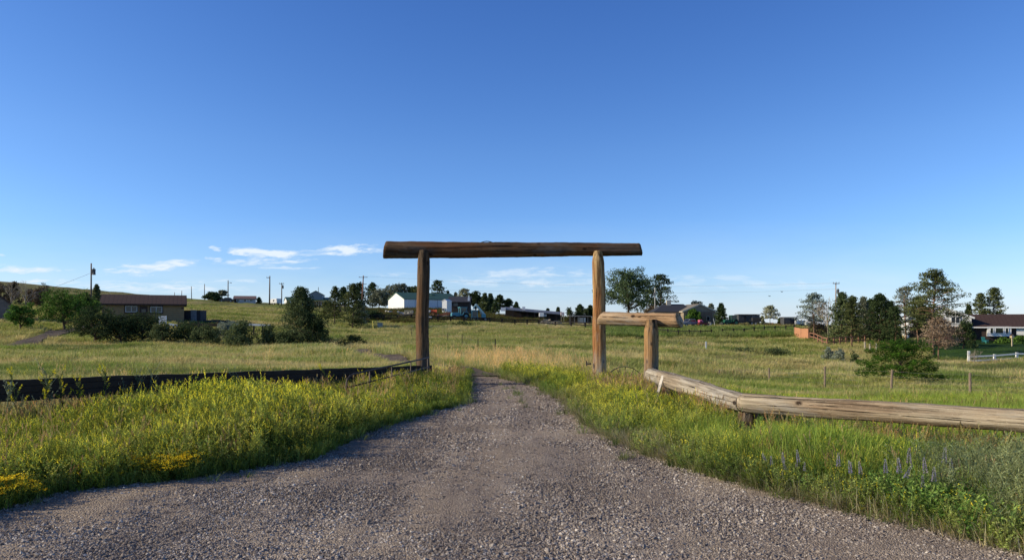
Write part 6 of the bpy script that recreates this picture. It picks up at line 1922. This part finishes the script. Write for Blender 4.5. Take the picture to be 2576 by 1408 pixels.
def build_yard():
    pickup(1735, 176, math.radians(28), 'grey pickup truck parked before the tan house', (.20, .21, .24))
    # red utility vehicle with its load
    Y = 175; x = PX(1769, Y)
    t = thing('utility_vehicle', 'dark red utility vehicle parked behind the grey pickup', 'vehicle', (x, Y, g(x, Y)), math.radians(12))
    red = paint('dark_red_paint', (.13, .018, .018), .5, .1, 2)
    MB().extrude([(-1.3, .45), (-1.3, .85), (-.5, 1.0), (.1, .8), (1.4, .85), (1.4, .45)], -.65, .65).build('body', red, t, bevel=.04)
    MB().box((.2, 0, .95), (.5, 1.1, .2)).build('seat', paint('seat_black', (.02, .02, .02), .8, .1, 3), t)
    MB().tube([(-.5, -.2, 1.0), (-.65, -.2, 1.3), (-.65, .2, 1.3), (-.5, .2, 1.0)], .03, 6).build('handlebar', MATS['machine_black'] if 'machine_black' in MATS else red, t)
    wheels(t, [(a, s * .6, .33, .25) for a in (-.9, .95) for s in (-1, 1)])
    b = MB()
    for k in range(9):
        rd = random.Random(k); b.box((rd.uniform(-.45, .4), rd.uniform(-.3, .3), .15 + rd.uniform(0, .45)), (.5, .45, .3), rz=rd.uniform(0, 3), ry=rd.uniform(-.3, .3))
    o = b.build('pink_bundle', paint('pink_cloth', (.70, .16, .26), .9, .2, 4), bevel=.06, loc=(x - .6, Y - .1, g(x, Y) + .95))
    tag(o, 'bright pink cloth bundle lying on the dark red utility vehicle', 'bundle')
    # leaning white board, bin
    o = MB().beam((0, 0, 0), (-.35, 0, 1.7), .10, .08).build('leaning_board', paint('white_board', (.7, .68, .64), .7, .1, 3), loc=(PX(1800 - 1.5, 178) - PS(0, 178), 178, g(PX(1798, 178), 178)))
    tag(o, 'white board leaning between the utility vehicle and the spruce', 'board')
    X = PX(1838 - 0, 178)
    Y = 178; x = PX(1840, 178)
    Y = 179; x = PX(1786, Y)
    t = thing('metal_bin', 'small pale metal bin standing beyond the utility vehicle', 'bin', (x, Y, g(x, Y)))
    MB().tube([(0, 0, 0), (0, 0, .9)], [.38, .44], 14).build('body', paint('galvanised', (.45, .45, .44), .5, .15, 3, metal=.5), t)
    MB().tube([(0, 0, .9), (0, 0, .98)], [.46, .40], 14).build('lid', MATS['galvanised'], t)
    tractor('green_tractor', 'dark green tractor with a front loader parked beside the spruce', 1838, 180, math.radians(14), (.025, .12, .07), True, s=.95)
    # flatbed trailer
    Y = 181; x = PX(1886, Y); z = g(x, Y)
    t = thing('flatbed_trailer', 'dark flatbed trailer with a stacked load before the wide charcoal shed', 'trailer', (x, Y, z), math.radians(-6))
    dk = paint('trailer_black', (.028, .026, .026), .7, .2, 3)
    MB().box((0, 0, .85), (5.4, 2.0, .18)).build('bed', dk, t)
    MB().box((1.5, 0, 1.35), (2.0, 1.8, .85)).build('headboard', dk, t, bevel=.05)
    MB().beam((-2.7, 0, .8), (-4.2, 0, .6), .16).build('drawbar', dk, t)
    wheels(t, [(a, s * .95, .36, .24) for a in (.3, 1.2) for s in (-1, 1)])
    suv(2054, 178, math.radians(168), 'white sport utility car behind the airy blue green pine', (.75, .75, .74))
    # small white trailer beside it
    Y = 184; x = PX(2014, Y); z = g(x, Y)
    t = thing('white_trailer', 'low white box trailer between the smaller charcoal shed and the white car', 'trailer', (x, Y, z))
    MB().box((0, 0, .9), (2.3, 1.6, .9)).build('body', paint('white_trailer_paint', (.72, .72, .70), .5, .08, 2), t, bevel=.05)
    wheels(t, [(.2, -.75, .3, .2), (.2, .75, .3, .2)])
    MB().beam((1.1, 0, .5), (2.0, 0, .4), .1).build('drawbar', dk, t)
    # rusty scrap between the sheds
    Y = 180; x = PX(1942, Y); z = g(x, Y)
    rust = paint('rust', (.17, .065, .035), .9, .35, 3)
    t = thing('harrow', 'rusty farm harrow in the weeds between the two charcoal sheds', 'farm implement', (x, Y, z))
    f = MB()
    for k in range(3): f.beam((-2.0, -.6 + .6 * k, .55), (2.0, -.6 + .6 * k, .6), .12)
    f.beam((0, -.8, .7), (0, 1.2, .7), .12); f.build('frame', rust, t)
    for k in range(9): MB().tube([(-1.9 + k * .47, -.6, .55), (-1.95 + k * .47, -.7, .05)], .05, 5).build('tine', rust, t)

    # blue machines by the barn
    teal = (.10, .30, .36)
    tractor('blue_loader', 'pale blue wheeled loader nearest the white barn', 1157, 176, math.radians(24), teal, False, 'loader', 1.15, .72)
    Y = 176; x = PX(1203, Y); z = g(x, Y)
    t = thing('crane_truck', 'pale blue crane truck with its bent boom raised', 'crane truck', (x, Y, z), math.radians(10))
    tm = paint('teal_paint', teal, .45, .12, 2); tl = paint('pale_teal_paint', (.42, .58, .58), .45, .1, 2)
    f = MB()
    for a in (-1.55, -.3):
        for b in (-.75, .75): f.box((a, b, 1.85), (.12, .12, 1.5))
    f.box((-.92, 0, 2.65), (1.5, 1.7, .14)); f.box((-.92, 0, .95), (1.6, 1.7, .5))
    c = f.build('cab', tm, t)
    MB().box((-.92, 0, 1.85), (1.2, 1.45, 1.4)).build('pane', glass('machine_glass', (.03, .045, .05)), c)
    MB().box((.4, 0, .85), (4.4, 1.0, .4)).build('chassis', MATS['machine_black'], t)
    MB().box((1.25, 0, 1.35), (1.0, 1.0, 1.1)).build('turret', tm, t, bevel=.06)
    bm_ = MB(); bm_.beam((1.5, 0, 1.7), (-.55, 0, 4.15), .42, .46); b = bm_.build('boom', tl, t, bevel=.04)
    MB().beam((-.50, 0, 4.28), (-1.25, 0, 3.1), .28, .3).build('jib', tl, b)
    MB().tube([(1.0, 0, 1.3), (.35, 0, 2.6)], .09, 8).build('ram', paint('chrome_rod', (.5, .5, .5), .3, .05, 3, metal=.8), b)
    wheels(t, [(a, s * .8, .52, .3) for a in (-1.2, 1.6) for s in (-1, 1)])

    # pallets, boards, logs, scrap
    wood = paint('raw_pallet_wood', (.52, .42, .27), .85, .2, 3)
    Y = 186; x = PX(1028, Y); z = g(x, Y)
    t = thing('pallet', 'tall pale slatted pallet propped against the barn wall', 'pallet', (x, Y, z))
    for k in range(7): MB().box((-.95 + k * .32, 0, .75), (.2, .06, 1.5), ry=.02).build('slat', wood, t)
    for zz in (.2, 1.2): MB().box((0, .06, zz), (2.1, .08, .12)).build('stringer', wood, t)
    Y = 183; x = PX(1035, Y); z = g(x, Y)
    t = thing('lumber_pile', 'low pile of yellow sawn boards in front of the slatted pallet', 'lumber', (x, Y, z))
    for k in range(10):
        rd = random.Random(k); MB().box((rd.uniform(-.3, .3), rd.uniform(-.4, .4), .1 + .11 * (k // 2)), (2.8, .28, .1), rz=rd.uniform(-.12, .12)).build('board', wood, t)
    Y = 172.5; x = PX(1023, Y + 4); z = g(x, Y + 4)
    t = thing('log_pile', 'heap of grey fallen logs behind the farm fence', 'log pile', (x, Y + 4, z))
    lg = paint('grey_log', (.30, .26, .21), .9, .25, 3)
    for k in range(9):
        rd = random.Random(k + 3); a = rd.uniform(-.4, .4)
        MB().tube([(-1.6 * math.cos(a) + rd.uniform(-.6, .6), -1.2 * math.sin(a), .15 + .12 * k * .6), (1.5 * math.cos(a), 1.2 * math.sin(a) + .3, .2 + .12 * k * .6 + rd.uniform(-.2, .4))], .13, 7).build('log', lg, t)
    Y = 180; x = PX(1092, Y); z = g(x, Y)
    t = thing('scrap_heap', 'heap of rusty brown scrap beside the grey gatepost', 'scrap', (x, Y, z))
    for k in range(16):
        rd = random.Random(k + 9)
        MB().box((rd.uniform(-2.4, 2.6), rd.uniform(-.8, .8), rd.uniform(.2, .9)), (rd.uniform(.5, 1.8), .3, rd.uniform(.12, .4)), rz=rd.uniform(0, 3), ry=rd.uniform(-.6, .6)).build('piece', rust if k % 3 else MATS['machine_black'], t)
    Y = 181; x = PX(1093, Y); z = g(x, Y)
    o = MB().tube([(-.7, 0, 0), (.7, 0, 0)], .42, 14).build('orange_drum', paint('orange_red_paint', (.55, .10, .04), .6, .15, 3), loc=(x, Y - 1.1, z + 1.55))
    tag(o, 'orange red drum lying on the rusty scrap heap', 'drum')
    Y = 182; x = PX(1128, Y); z = g(x, Y)
    t = thing('baler', 'faded red farm machine in front of the tiny white shed', 'farm implement', (x, Y, z), .3)
    MB().extrude([(-1.5, .5), (-1.3, 1.0), (.2, 1.25), (1.4, .7), (1.4, .45)], -.6, .6).build('body', paint('faded_red', (.30, .055, .04), .7, .25, 3), t, bevel=.05)
    MB().beam((-1.4, 0, .6), (-2.8, 0, .9), .14).build('drawbar', rust, t)
    wheels(t, [(.2, -.75, .4, .2), (.2, .75, .4, .2)], rust)
    Y = 174; x = PX(1082, Y); z = g(x, Y)
    t = thing('white_tank', 'small white plastic tank behind the farm fence beside the grey gatepost', 'tank', (x, Y, z))
    MB().box((0, 0, .45), (.9, .8, .8)).build('body', paint('white_plastic', (.72, .72, .72), .5, .05, 2), t, bevel=.12)
    MB().tube([(0, 0, .85), (0, 0, .98)], .16, 10).build('cap', MATS['machine_black'], t)
    Y = 190; x = PX(1052, Y); z = g(x, Y)
    t = thing('rubble_heap', 'scattered pale rubble and boards below the barn wall', 'rubble', (x, Y, z))
    pr = paint('pale_rubble', (.62, .58, .52), .85, .2, 3)
    for k in range(18):
        rd = random.Random(k + 70)
        MB().box((rd.uniform(-9, 6), rd.uniform(-4, 1), rd.uniform(.3, .7)), (rd.uniform(.4, 1.3), .4, rd.uniform(.2, .5)), rz=rd.uniform(0, 3), ry=rd.uniform(-.3, .3)).build('piece', pr if k % 3 else wood, t)
    Y = 177; x = PX(1126, Y); z = g(x, Y)
    t = thing('timber_heap', 'long heap of grey brown timbers between the scrap heap and the blue loader', 'wood pile', (x, Y, z))
    for k in range(16):
        rd = random.Random(k + 90)
        hx = rd.uniform(-1.8, 1.6); hz = rd.uniform(.15, 1.1)
        MB().beam((hx - 1.3, rd.uniform(-.8, .8), hz), (hx + 1.3, rd.uniform(-.8, .8), hz + rd.uniform(-.3, .6)), .16, .2).build('timber', lg if k % 2 else rust, t)
    # pale wood piles by the corral
    Y = 176
    for k, (px, lab) in enumerate(((1372, 'pale split wood heap at the corral corner'), (1400, 'pale split wood heap next to the open shed'))):
        x = PX(px, Y); z = g(x, Y)
        t = thing('wood_heap', lab, 'wood pile', (x, Y + k, z))
        for j in range(22):
            rd = random.Random(j + 31 * k)
            a = rd.uniform(-.5, .5); hx = rd.uniform(-1.3, 1.3); hz = rd.uniform(.1, 1.5) * (1 - abs(hx) / 2)
            MB().beam((hx - .7, rd.uniform(-.6, .6), hz), (hx + .7, rd.uniform(-.6, .6), hz + a), .12, .2).build('board', paint('bleached_scrap_wood', (.40, .35, .27), .9, .3, 3), t)
    Y = 184; x = PX(1362, Y); z = g(x, Y)
    t = thing('white_box', 'white boxy trailer cab at the end of the pale wood heaps', 'trailer', (x, Y, z))
    MB().box((0, 0, PZ(791.5, Y) - z), (PS(12, Y), 1.6, PS(9.5, Y))).build('body', MATS['white_trim'], t, bevel=.06)
    MB().box((PS(9, Y), 0, PZ(793, Y) - z), (PS(7, Y), 1.5, PS(6, Y))).build('side_panel', MATS['grey_blue_metal'], t)
    for s in (-.4, .4): MB().box((s, 0, (PZ(796, Y) - z) / 2 - .2), (.14, .14, PZ(796, Y) - z + .4)).build('leg', rust, t)
    Y = 186; x = PX(1415, Y); z = g(x, Y)
    t = thing('pink_crate', 'faded pink and white crate standing above the wood heaps', 'crate', (x, Y, z))
    MB().box((0, 0, PZ(789, Y) - z), (PS(9, Y), .9, PS(8, Y))).build('body', paint('faded_pink', (.62, .50, .47), .7, .12, 3), t, bevel=.04)
    for s in (-.3, .3): MB().box((s, 0, (PZ(793, Y) - z) / 2 - .2), (.12, .12, PZ(793, Y) - z + .4)).build('leg', wood, t)
    # utility cabinet, guy guard
    Y = 146; x = PX(956, Y); z = g(x, Y)
    t = thing('utility_cabinet', 'grey green utility cabinet in the grass below the farm fence', 'cabinet', (x, Y, z))
    MB().box((0, 0, .5), (.95, .7, 1.1)).build('body', paint('cabinet_grey', (.24, .25, .21), .5, .1, 2), t, bevel=.04)
    MB().box((0, -.36, .5), (.7, .03, .75)).build('door', paint('cabinet_door', (.32, .33, .28), .5, .1, 2), t)
    MB().box((-.42, 0, 1.2), (.06, .06, .5)).build('marker_rod', MATS['galvanised'], t)
    Y = 138
    o = MB().tube([(PX(937, Y), Y, PZ(807, Y)), (PX(942.5, Y), Y - 1, g(PX(942.5, Y), Y) - .2)], .07, 8).build('guy_guard', paint('marker_yellow', (.72, .60, .10), .5, .1, 2))
    tag(o, 'thin leaning yellow guy wire guard beside the utility cabinet', 'marker')
    o = MB().box((0, 0, .45), (.16, .10, 1.2)).build('white_stake', paint('white_stake_paint', (.75, .73, .68), .7, .08, 3), loc=(PX(1776, 85), 85, g(PX(1776, 85), 85)))
    tag(o, 'short white stake standing alone in the open meadow', 'stake')
    # things around the ranch house
    Y = 92; x = PX(409, Y); z = g(x, Y)
    t = thing('slatted_panel', 'white slatted wooden panel standing in the hedge row below the ranch house', 'panel', (x, Y, z))
    wp = MATS['white_trim']
    zt = PZ(794, Y) - z; zb = PZ(814, Y) - z
    for k in range(4): MB().box((0, 0, zb + (zt - zb) * (k + .5) / 4), (PS(19, Y), .06, (zt - zb) / 4 * .72)).build('slat', wp, t)
    for s in (-1, 1): MB().box((s * PS(8.5, Y), .06, zt / 2 - .2), (.09, .08, zt + .4)).build('post', wp, t)
    Y = 121; x = PX(489, Y); z = g(x, Y)
    t = thing('storage_box', 'dark storage container with a grey door beside the ranch house', 'container', (x, Y, z))
    h = PZ(779, Y) - z
    MB().box((0, 0, h / 2 - .3), (PS(46, Y), 2.4, h + .4)).build('body', paint('container_dark', (.03, .032, .04), .7, .2, 2), t, bevel=.03)
    MB().box((PS(6.5, Y), -1.24, h / 2), (PS(14, Y), .08, h * .95)).build('door', paint('container_grey', (.20, .22, .25), .6, .12, 2, lines=('z', .5)), t)
    Y = 119; x = PX(545, Y); z = g(x, Y)
    t = thing('tarp_heap', 'low dark tarp covered heap in the grass beyond the storage container', 'heap', (x, Y, z))
    b = MB()
    for k in range(14):
        rd = random.Random(k); b.box((rd.uniform(-2.2, 2.2), rd.uniform(-.5, .5), rd.uniform(.1, .5)), (1.2, .8, .5), rz=rd.uniform(-.4, .4), ry=rd.uniform(-.25, .25))
    b.build('cover', paint('dark_tarp', (.025, .032, .03), .6, .2, 3), t, bevel=.1)
    # on the crest
    Y = 231; x = PX(571, Y); z = g(x, Y)
    t = thing('parked_car', 'small dark car parked at the low house on the hill crest', 'car', (x, Y, z), .1)
    m = paint('dark_car_paint', (.03, .025, .03), .3, .1, 2, spec=.5)
    MB().extrude([(-2.1, .35), (-2.1, .8), (-1.2, .95), (2.1, .95), (2.1, .35)], -.85, .85).build('body', m, t, bevel=.05)
    MB().extrude([(-1.1, .94), (-.5, 1.45), (.9, 1.45), (1.6, .94)], -.72, .72).build('cabin', m, t, bevel=.05)
    for s in (-1, 1): MB().extrude([(-.85, 1.0), (-.4, 1.38), (.8, 1.38), (1.3, 1.0)], s * .722, s * .74).build('side_window', glass(), t)
    wheels(t, [(a, s * .78, .33, .22) for a in (-1.35, 1.35) for s in (-1, 1)])
    Y = 226; x = PX(694, Y); z = g(x, Y)
    t = thing('camper_trailer', 'white camper trailer beside the transformer pole on the hill crest', 'trailer', (x, Y, z), -.6)
    MB().extrude([(-1.6, .45), (-1.75, .9), (-1.3, 1.75), (1.5, 1.85), (1.6, .45)], -.9, .9).build('body', MATS['white_trailer_paint'], t, bevel=.08)
    MB().box((.1, -.92, 1.25), (.6, .05, .4)).build('window', glass(), t)
    MB().beam((-1.6, 0, .5), (-2.4, 0, .45), .1).build('drawbar', dk, t)
    wheels(t, [(.1, -.8, .33, .2), (.1, .8, .33, .2)])
    # by the white house
    Y = 117; x = PX(2478, Y); z = g(x, Y)
    t = thing('lawn_chair', 'turquoise lawn chair in front of the dark brick wall', 'chair', (x, Y, z), .5)
    tq = paint('turquoise_paint', (.06, .42, .40), .5, .08, 3)
    MB().box((0, 0, .38), (.62, .55, .06), ry=-.12).build('seat', tq, t)
    bk = MB()
    for k in range(5): bk.beam((-.32, -.24 + .12 * k, .38), (-.58, -.24 + .12 * k, 1.05), .02, .1)
    bk.build('backrest', tq, t)
    for s in (-1, 1):
        MB().box((0, s * .32, .58), (.7, .12, .04)).build('armrest', tq, t)
        MB().box((.28, s * .3, .27), (.06, .06, .6)).build('leg', tq, t); MB().box((-.28, s * .3, .27), (.06, .06, .6)).build('leg', tq, t)
    Y = 106; x = PX(2546, Y); z = g(x, Y)
    t = thing('birdhouse', 'wooden birdhouse on a post before the bay window', 'birdhouse', (x, Y, z))
    MB().box((0, 0, .6), (.14, .14, 1.4)).build('post', MATS['raw_pallet_wood'], t)
    gable(t, .45, .36, .3, .45, MATS['raw_pallet_wood'], MATS['dark_brown_trim'], off=(0, 0, 1.28), rz=math.pi / 2, ov=.06, below=.02, thick=.03)
    # two birds
    for px, py, lab in ((1936, 745, 'dark bird in flight nearer the pale thin pine'), (1967, 734, 'dark bird in flight nearer the transformer pole')):
        Y = 120
        bm2 = MB().tube([(-.22, 0, 0), (-.1, 0, .02), (.08, 0, .02), (.2, 0, .04)], [.01, .055, .06, .02], 8)
        t = thing('bird', lab, 'bird', (PX(px, Y), Y, PZ(py, Y)), .4, 'birds in the sky')
        bd = bm2.build('body', paint('bird_dark', (.03, .03, .035), .8, .1, 3), t)
        for s in (-1, 1): MB().add([(-.08, s * .04, .02), (.07, s * .04, .03), (.03, s * .3, .12), (-.03, s * .34, .11)], [(0, 1, 2, 3)]).build('wing', MATS['bird_dark'], t)


# ------------------------------------------------------------------ sky, sun, camera
CLOUDS = [  # column, row, half width, half height, strength
    (626, 632, 50, 9, .85), (690, 640, 70, 11, .8), (678, 655, 62, 10, .55), (730, 656, 50, 5, .6), (640, 662, 100, 6, .35), (720, 674, 80, 5, .35), (541, 625, 14, 6, .6), (538, 653, 20, 5, .5), (592, 660, 24, 6, .5),
    (890, 627, 70, 10, .75), (860, 634, 90, 7, .5), (780, 640, 60, 3, .3),
    (440, 664, 62, 11, .7), (380, 672, 80, 8, .6), (315, 682, 60, 8, .6), (330, 694, 50, 6, .4), (70, 680, 110, 8, .5), (20, 676, 60, 10, .4), (90, 712, 120, 10, .55), (300, 720, 160, 12, .4), (460, 726, 170, 12, .45), (540, 708, 130, 6, .35), (0, 640, 14, 5, .4),
    (1340, 688, 190, 12, .36), (1380, 680, 70, 8, .4), (1250, 694, 120, 8, .3), (1330, 712, 260, 13, .36), (1000, 690, 80, 5, .25), (1800, 700, 220, 8, .22), (1900, 712, 300, 16, .25), (2250, 694, 120, 5, .1),
]


def build_world():
    w = bpy.data.worlds.new('World'); SC.world = w; w.use_nodes = True
    k = NT.__new__(NT); k.m = w; k.t = w.node_tree; k.t.nodes.clear()
    k.out = k.t.nodes.new('ShaderNodeOutputWorld')
    sky = k.t.nodes.new('ShaderNodeTexSky')
    sky.sky_type = 'NISHITA'
    sky.sun_disc = False
    sky.sun_elevation = math.radians(SUN_EL)
    sky.sun_rotation = math.radians(-SUN_AZ)
    sky.altitude = 1600; sky.air_density = 1.0; sky.dust_density = SKY['dust']; sky.ozone_density = SKY['ozone']
    col = sky.outputs[0]
    sp = k.n('ShaderNodeSeparateColor'); k.l(col, sp.inputs[0])
    cb_ = k.n('ShaderNodeCombineColor')
    for i, (gain, ex) in enumerate(SKY['grade']):
        k.l(k.math('MULTIPLY', k.math('POWER', sp.outputs[i], ex), gain), cb_.inputs[i])
    col = cb_.outputs[0]
    d = k.coord('Generated')
    s0 = k.n('ShaderNodeSeparateXYZ'); k.l(d, s0.inputs[0])
    low = k.ramp(s0.outputs[2], [(0, (.60, .72, .88)), (.05, (.66, .80, .93)), (.13, (.86, .93, 1.0)), (.22, (1, 1, 1)), (.41, (1, 1, 1)), (.62, (.62, .62, .66)), (1, (.34, .36, .42))])  # also dims the unseen sky above the view to cut ambient light
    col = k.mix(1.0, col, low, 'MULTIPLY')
    s = k.n('ShaderNodeSeparateXYZ'); k.l(d, s.inputs[0])
    yy = k.math('MAXIMUM', s.outputs[1], .02)
    a = k.math('DIVIDE', s.outputs[0], yy); e = k.math('DIVIDE', s.outputs[2], yy)
    cv = k.n('ShaderNodeCombineXYZ'); k.l(a, cv.inputs[0]); k.l(k.math('MULTIPLY', e, 4.5), cv.inputs[1])
    wob = k.noise(cv.outputs[0], 22, 4, .6)
    wob2 = k.noise(k.mapping(cv.outputs[0], (1, 1, 1), loc=(3, 7, 1)), 30, 5, .65)
    a = k.math('ADD', a, k.math('MULTIPLY', k.math('SUBTRACT', wob, .5), .05))
    e = k.math('ADD', e, k.math('MULTIPLY', k.math('SUBTRACT', wob2, .5), .012))
    nz = k.noise(cv.outputs[0], 24, 10, .66, .5)
    nz2 = k.noise(cv.outputs[0], 5, 5, .6, .3)
    tot = None
    for px, py, rx, ry, st in CLOUDS:
        a0, e0 = (px - CX) / F, (HZ - py) / F
        da = k.math('DIVIDE', k.math('SUBTRACT', a, a0), rx / F * 1.25); de = k.math('DIVIDE', k.math('SUBTRACT', e, e0), ry / F * 1.35)
        q = k.math('SUBTRACT', 1.0, k.math('ADD', k.math('MULTIPLY', da, da), k.math('MULTIPLY', de, de)))
        q = k.math('MULTIPLY', k.math('MAXIMUM', q, 0.0), st)
        tot = q if tot is None else k.math('MAXIMUM', tot, q)
    dens = k.math('MULTIPLY', tot, k.ramp(nz, [(.36, .05), (.60, 1.25)]))
    haze = k.math('MULTIPLY', k.ramp(e, [(0, .55), (.035, .40), (.085, .14), (.14, 0)]), k.ramp(nz2, [(.3, .4), (.65, 1)]))
    front = k.ramp(s.outputs[1], [(.02, 0), (.2, 1)])
    dens = k.math('MULTIPLY', k.math('MAXIMUM', k.math('MULTIPLY', dens, 1.75), haze), front, clamp=True)
    cc = SKY['cloud']
    col = k.mix(dens, col, cc)
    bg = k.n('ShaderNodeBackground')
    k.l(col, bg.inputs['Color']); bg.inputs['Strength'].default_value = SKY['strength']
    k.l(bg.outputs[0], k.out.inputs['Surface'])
    L = bpy.data.lights.new('sun', 'SUN'); L.energy = SKY['sun']; L.angle = math.radians(.53); L.color = (1.0, .88, .66)
    o = bpy.data.objects.new('sun', L); COL.objects.link(o)
    A, E = math.radians(SUN_AZ), math.radians(SUN_EL)
    S = Vector((-math.cos(E) * math.sin(A), math.cos(E) * math.cos(A), math.sin(E)))
    o.rotation_euler = S.to_track_quat('Z', 'Y').to_euler()
    o.location = S * 60


SKY = dict(strength=.130, sun=5.0, dust=.6, ozone=1.6, grade=((.457, 1.5), (.69, 1.26), (1.36, 1.0)), cloud=(6.2, 7.0, 7.8))


def build_camera():
    c = bpy.data.cameras.new('camera'); c.sensor_width = 36; c.lens = 36 * F / 2576; c.sensor_fit = 'HORIZONTAL'
    c.shift_y = (HZ - 704) / 2576
    c.clip_start = .1; c.clip_end = 12000
    o = bpy.data.objects.new('camera', c); COL.objects.link(o)
    o.location = (0, 0, EYE); o.rotation_euler = (math.pi / 2, 0, 0)
    SC.camera = o


SC.view_settings.view_transform = 'Standard'; SC.view_settings.look = 'None'; SC.view_settings.exposure = 0
SC.render.engine = 'CYCLES'
SC.cycles.max_bounces = 6; SC.cycles.diffuse_bounces = 3; SC.cycles.transmission_bounces = 3; SC.cycles.transparent_max_bounces = 4
build_world(); build_camera()
build_ground(); build_road(); build_paths()
build_gateway(); build_rails(); build_board_fence(); build_tube_gate(); build_wheel()
build_buildings(); build_fences(); build_poles(); build_yard()
plant_trees()
grow(); yard_brush(); pebbles(); build_lupines(); build_stalks()
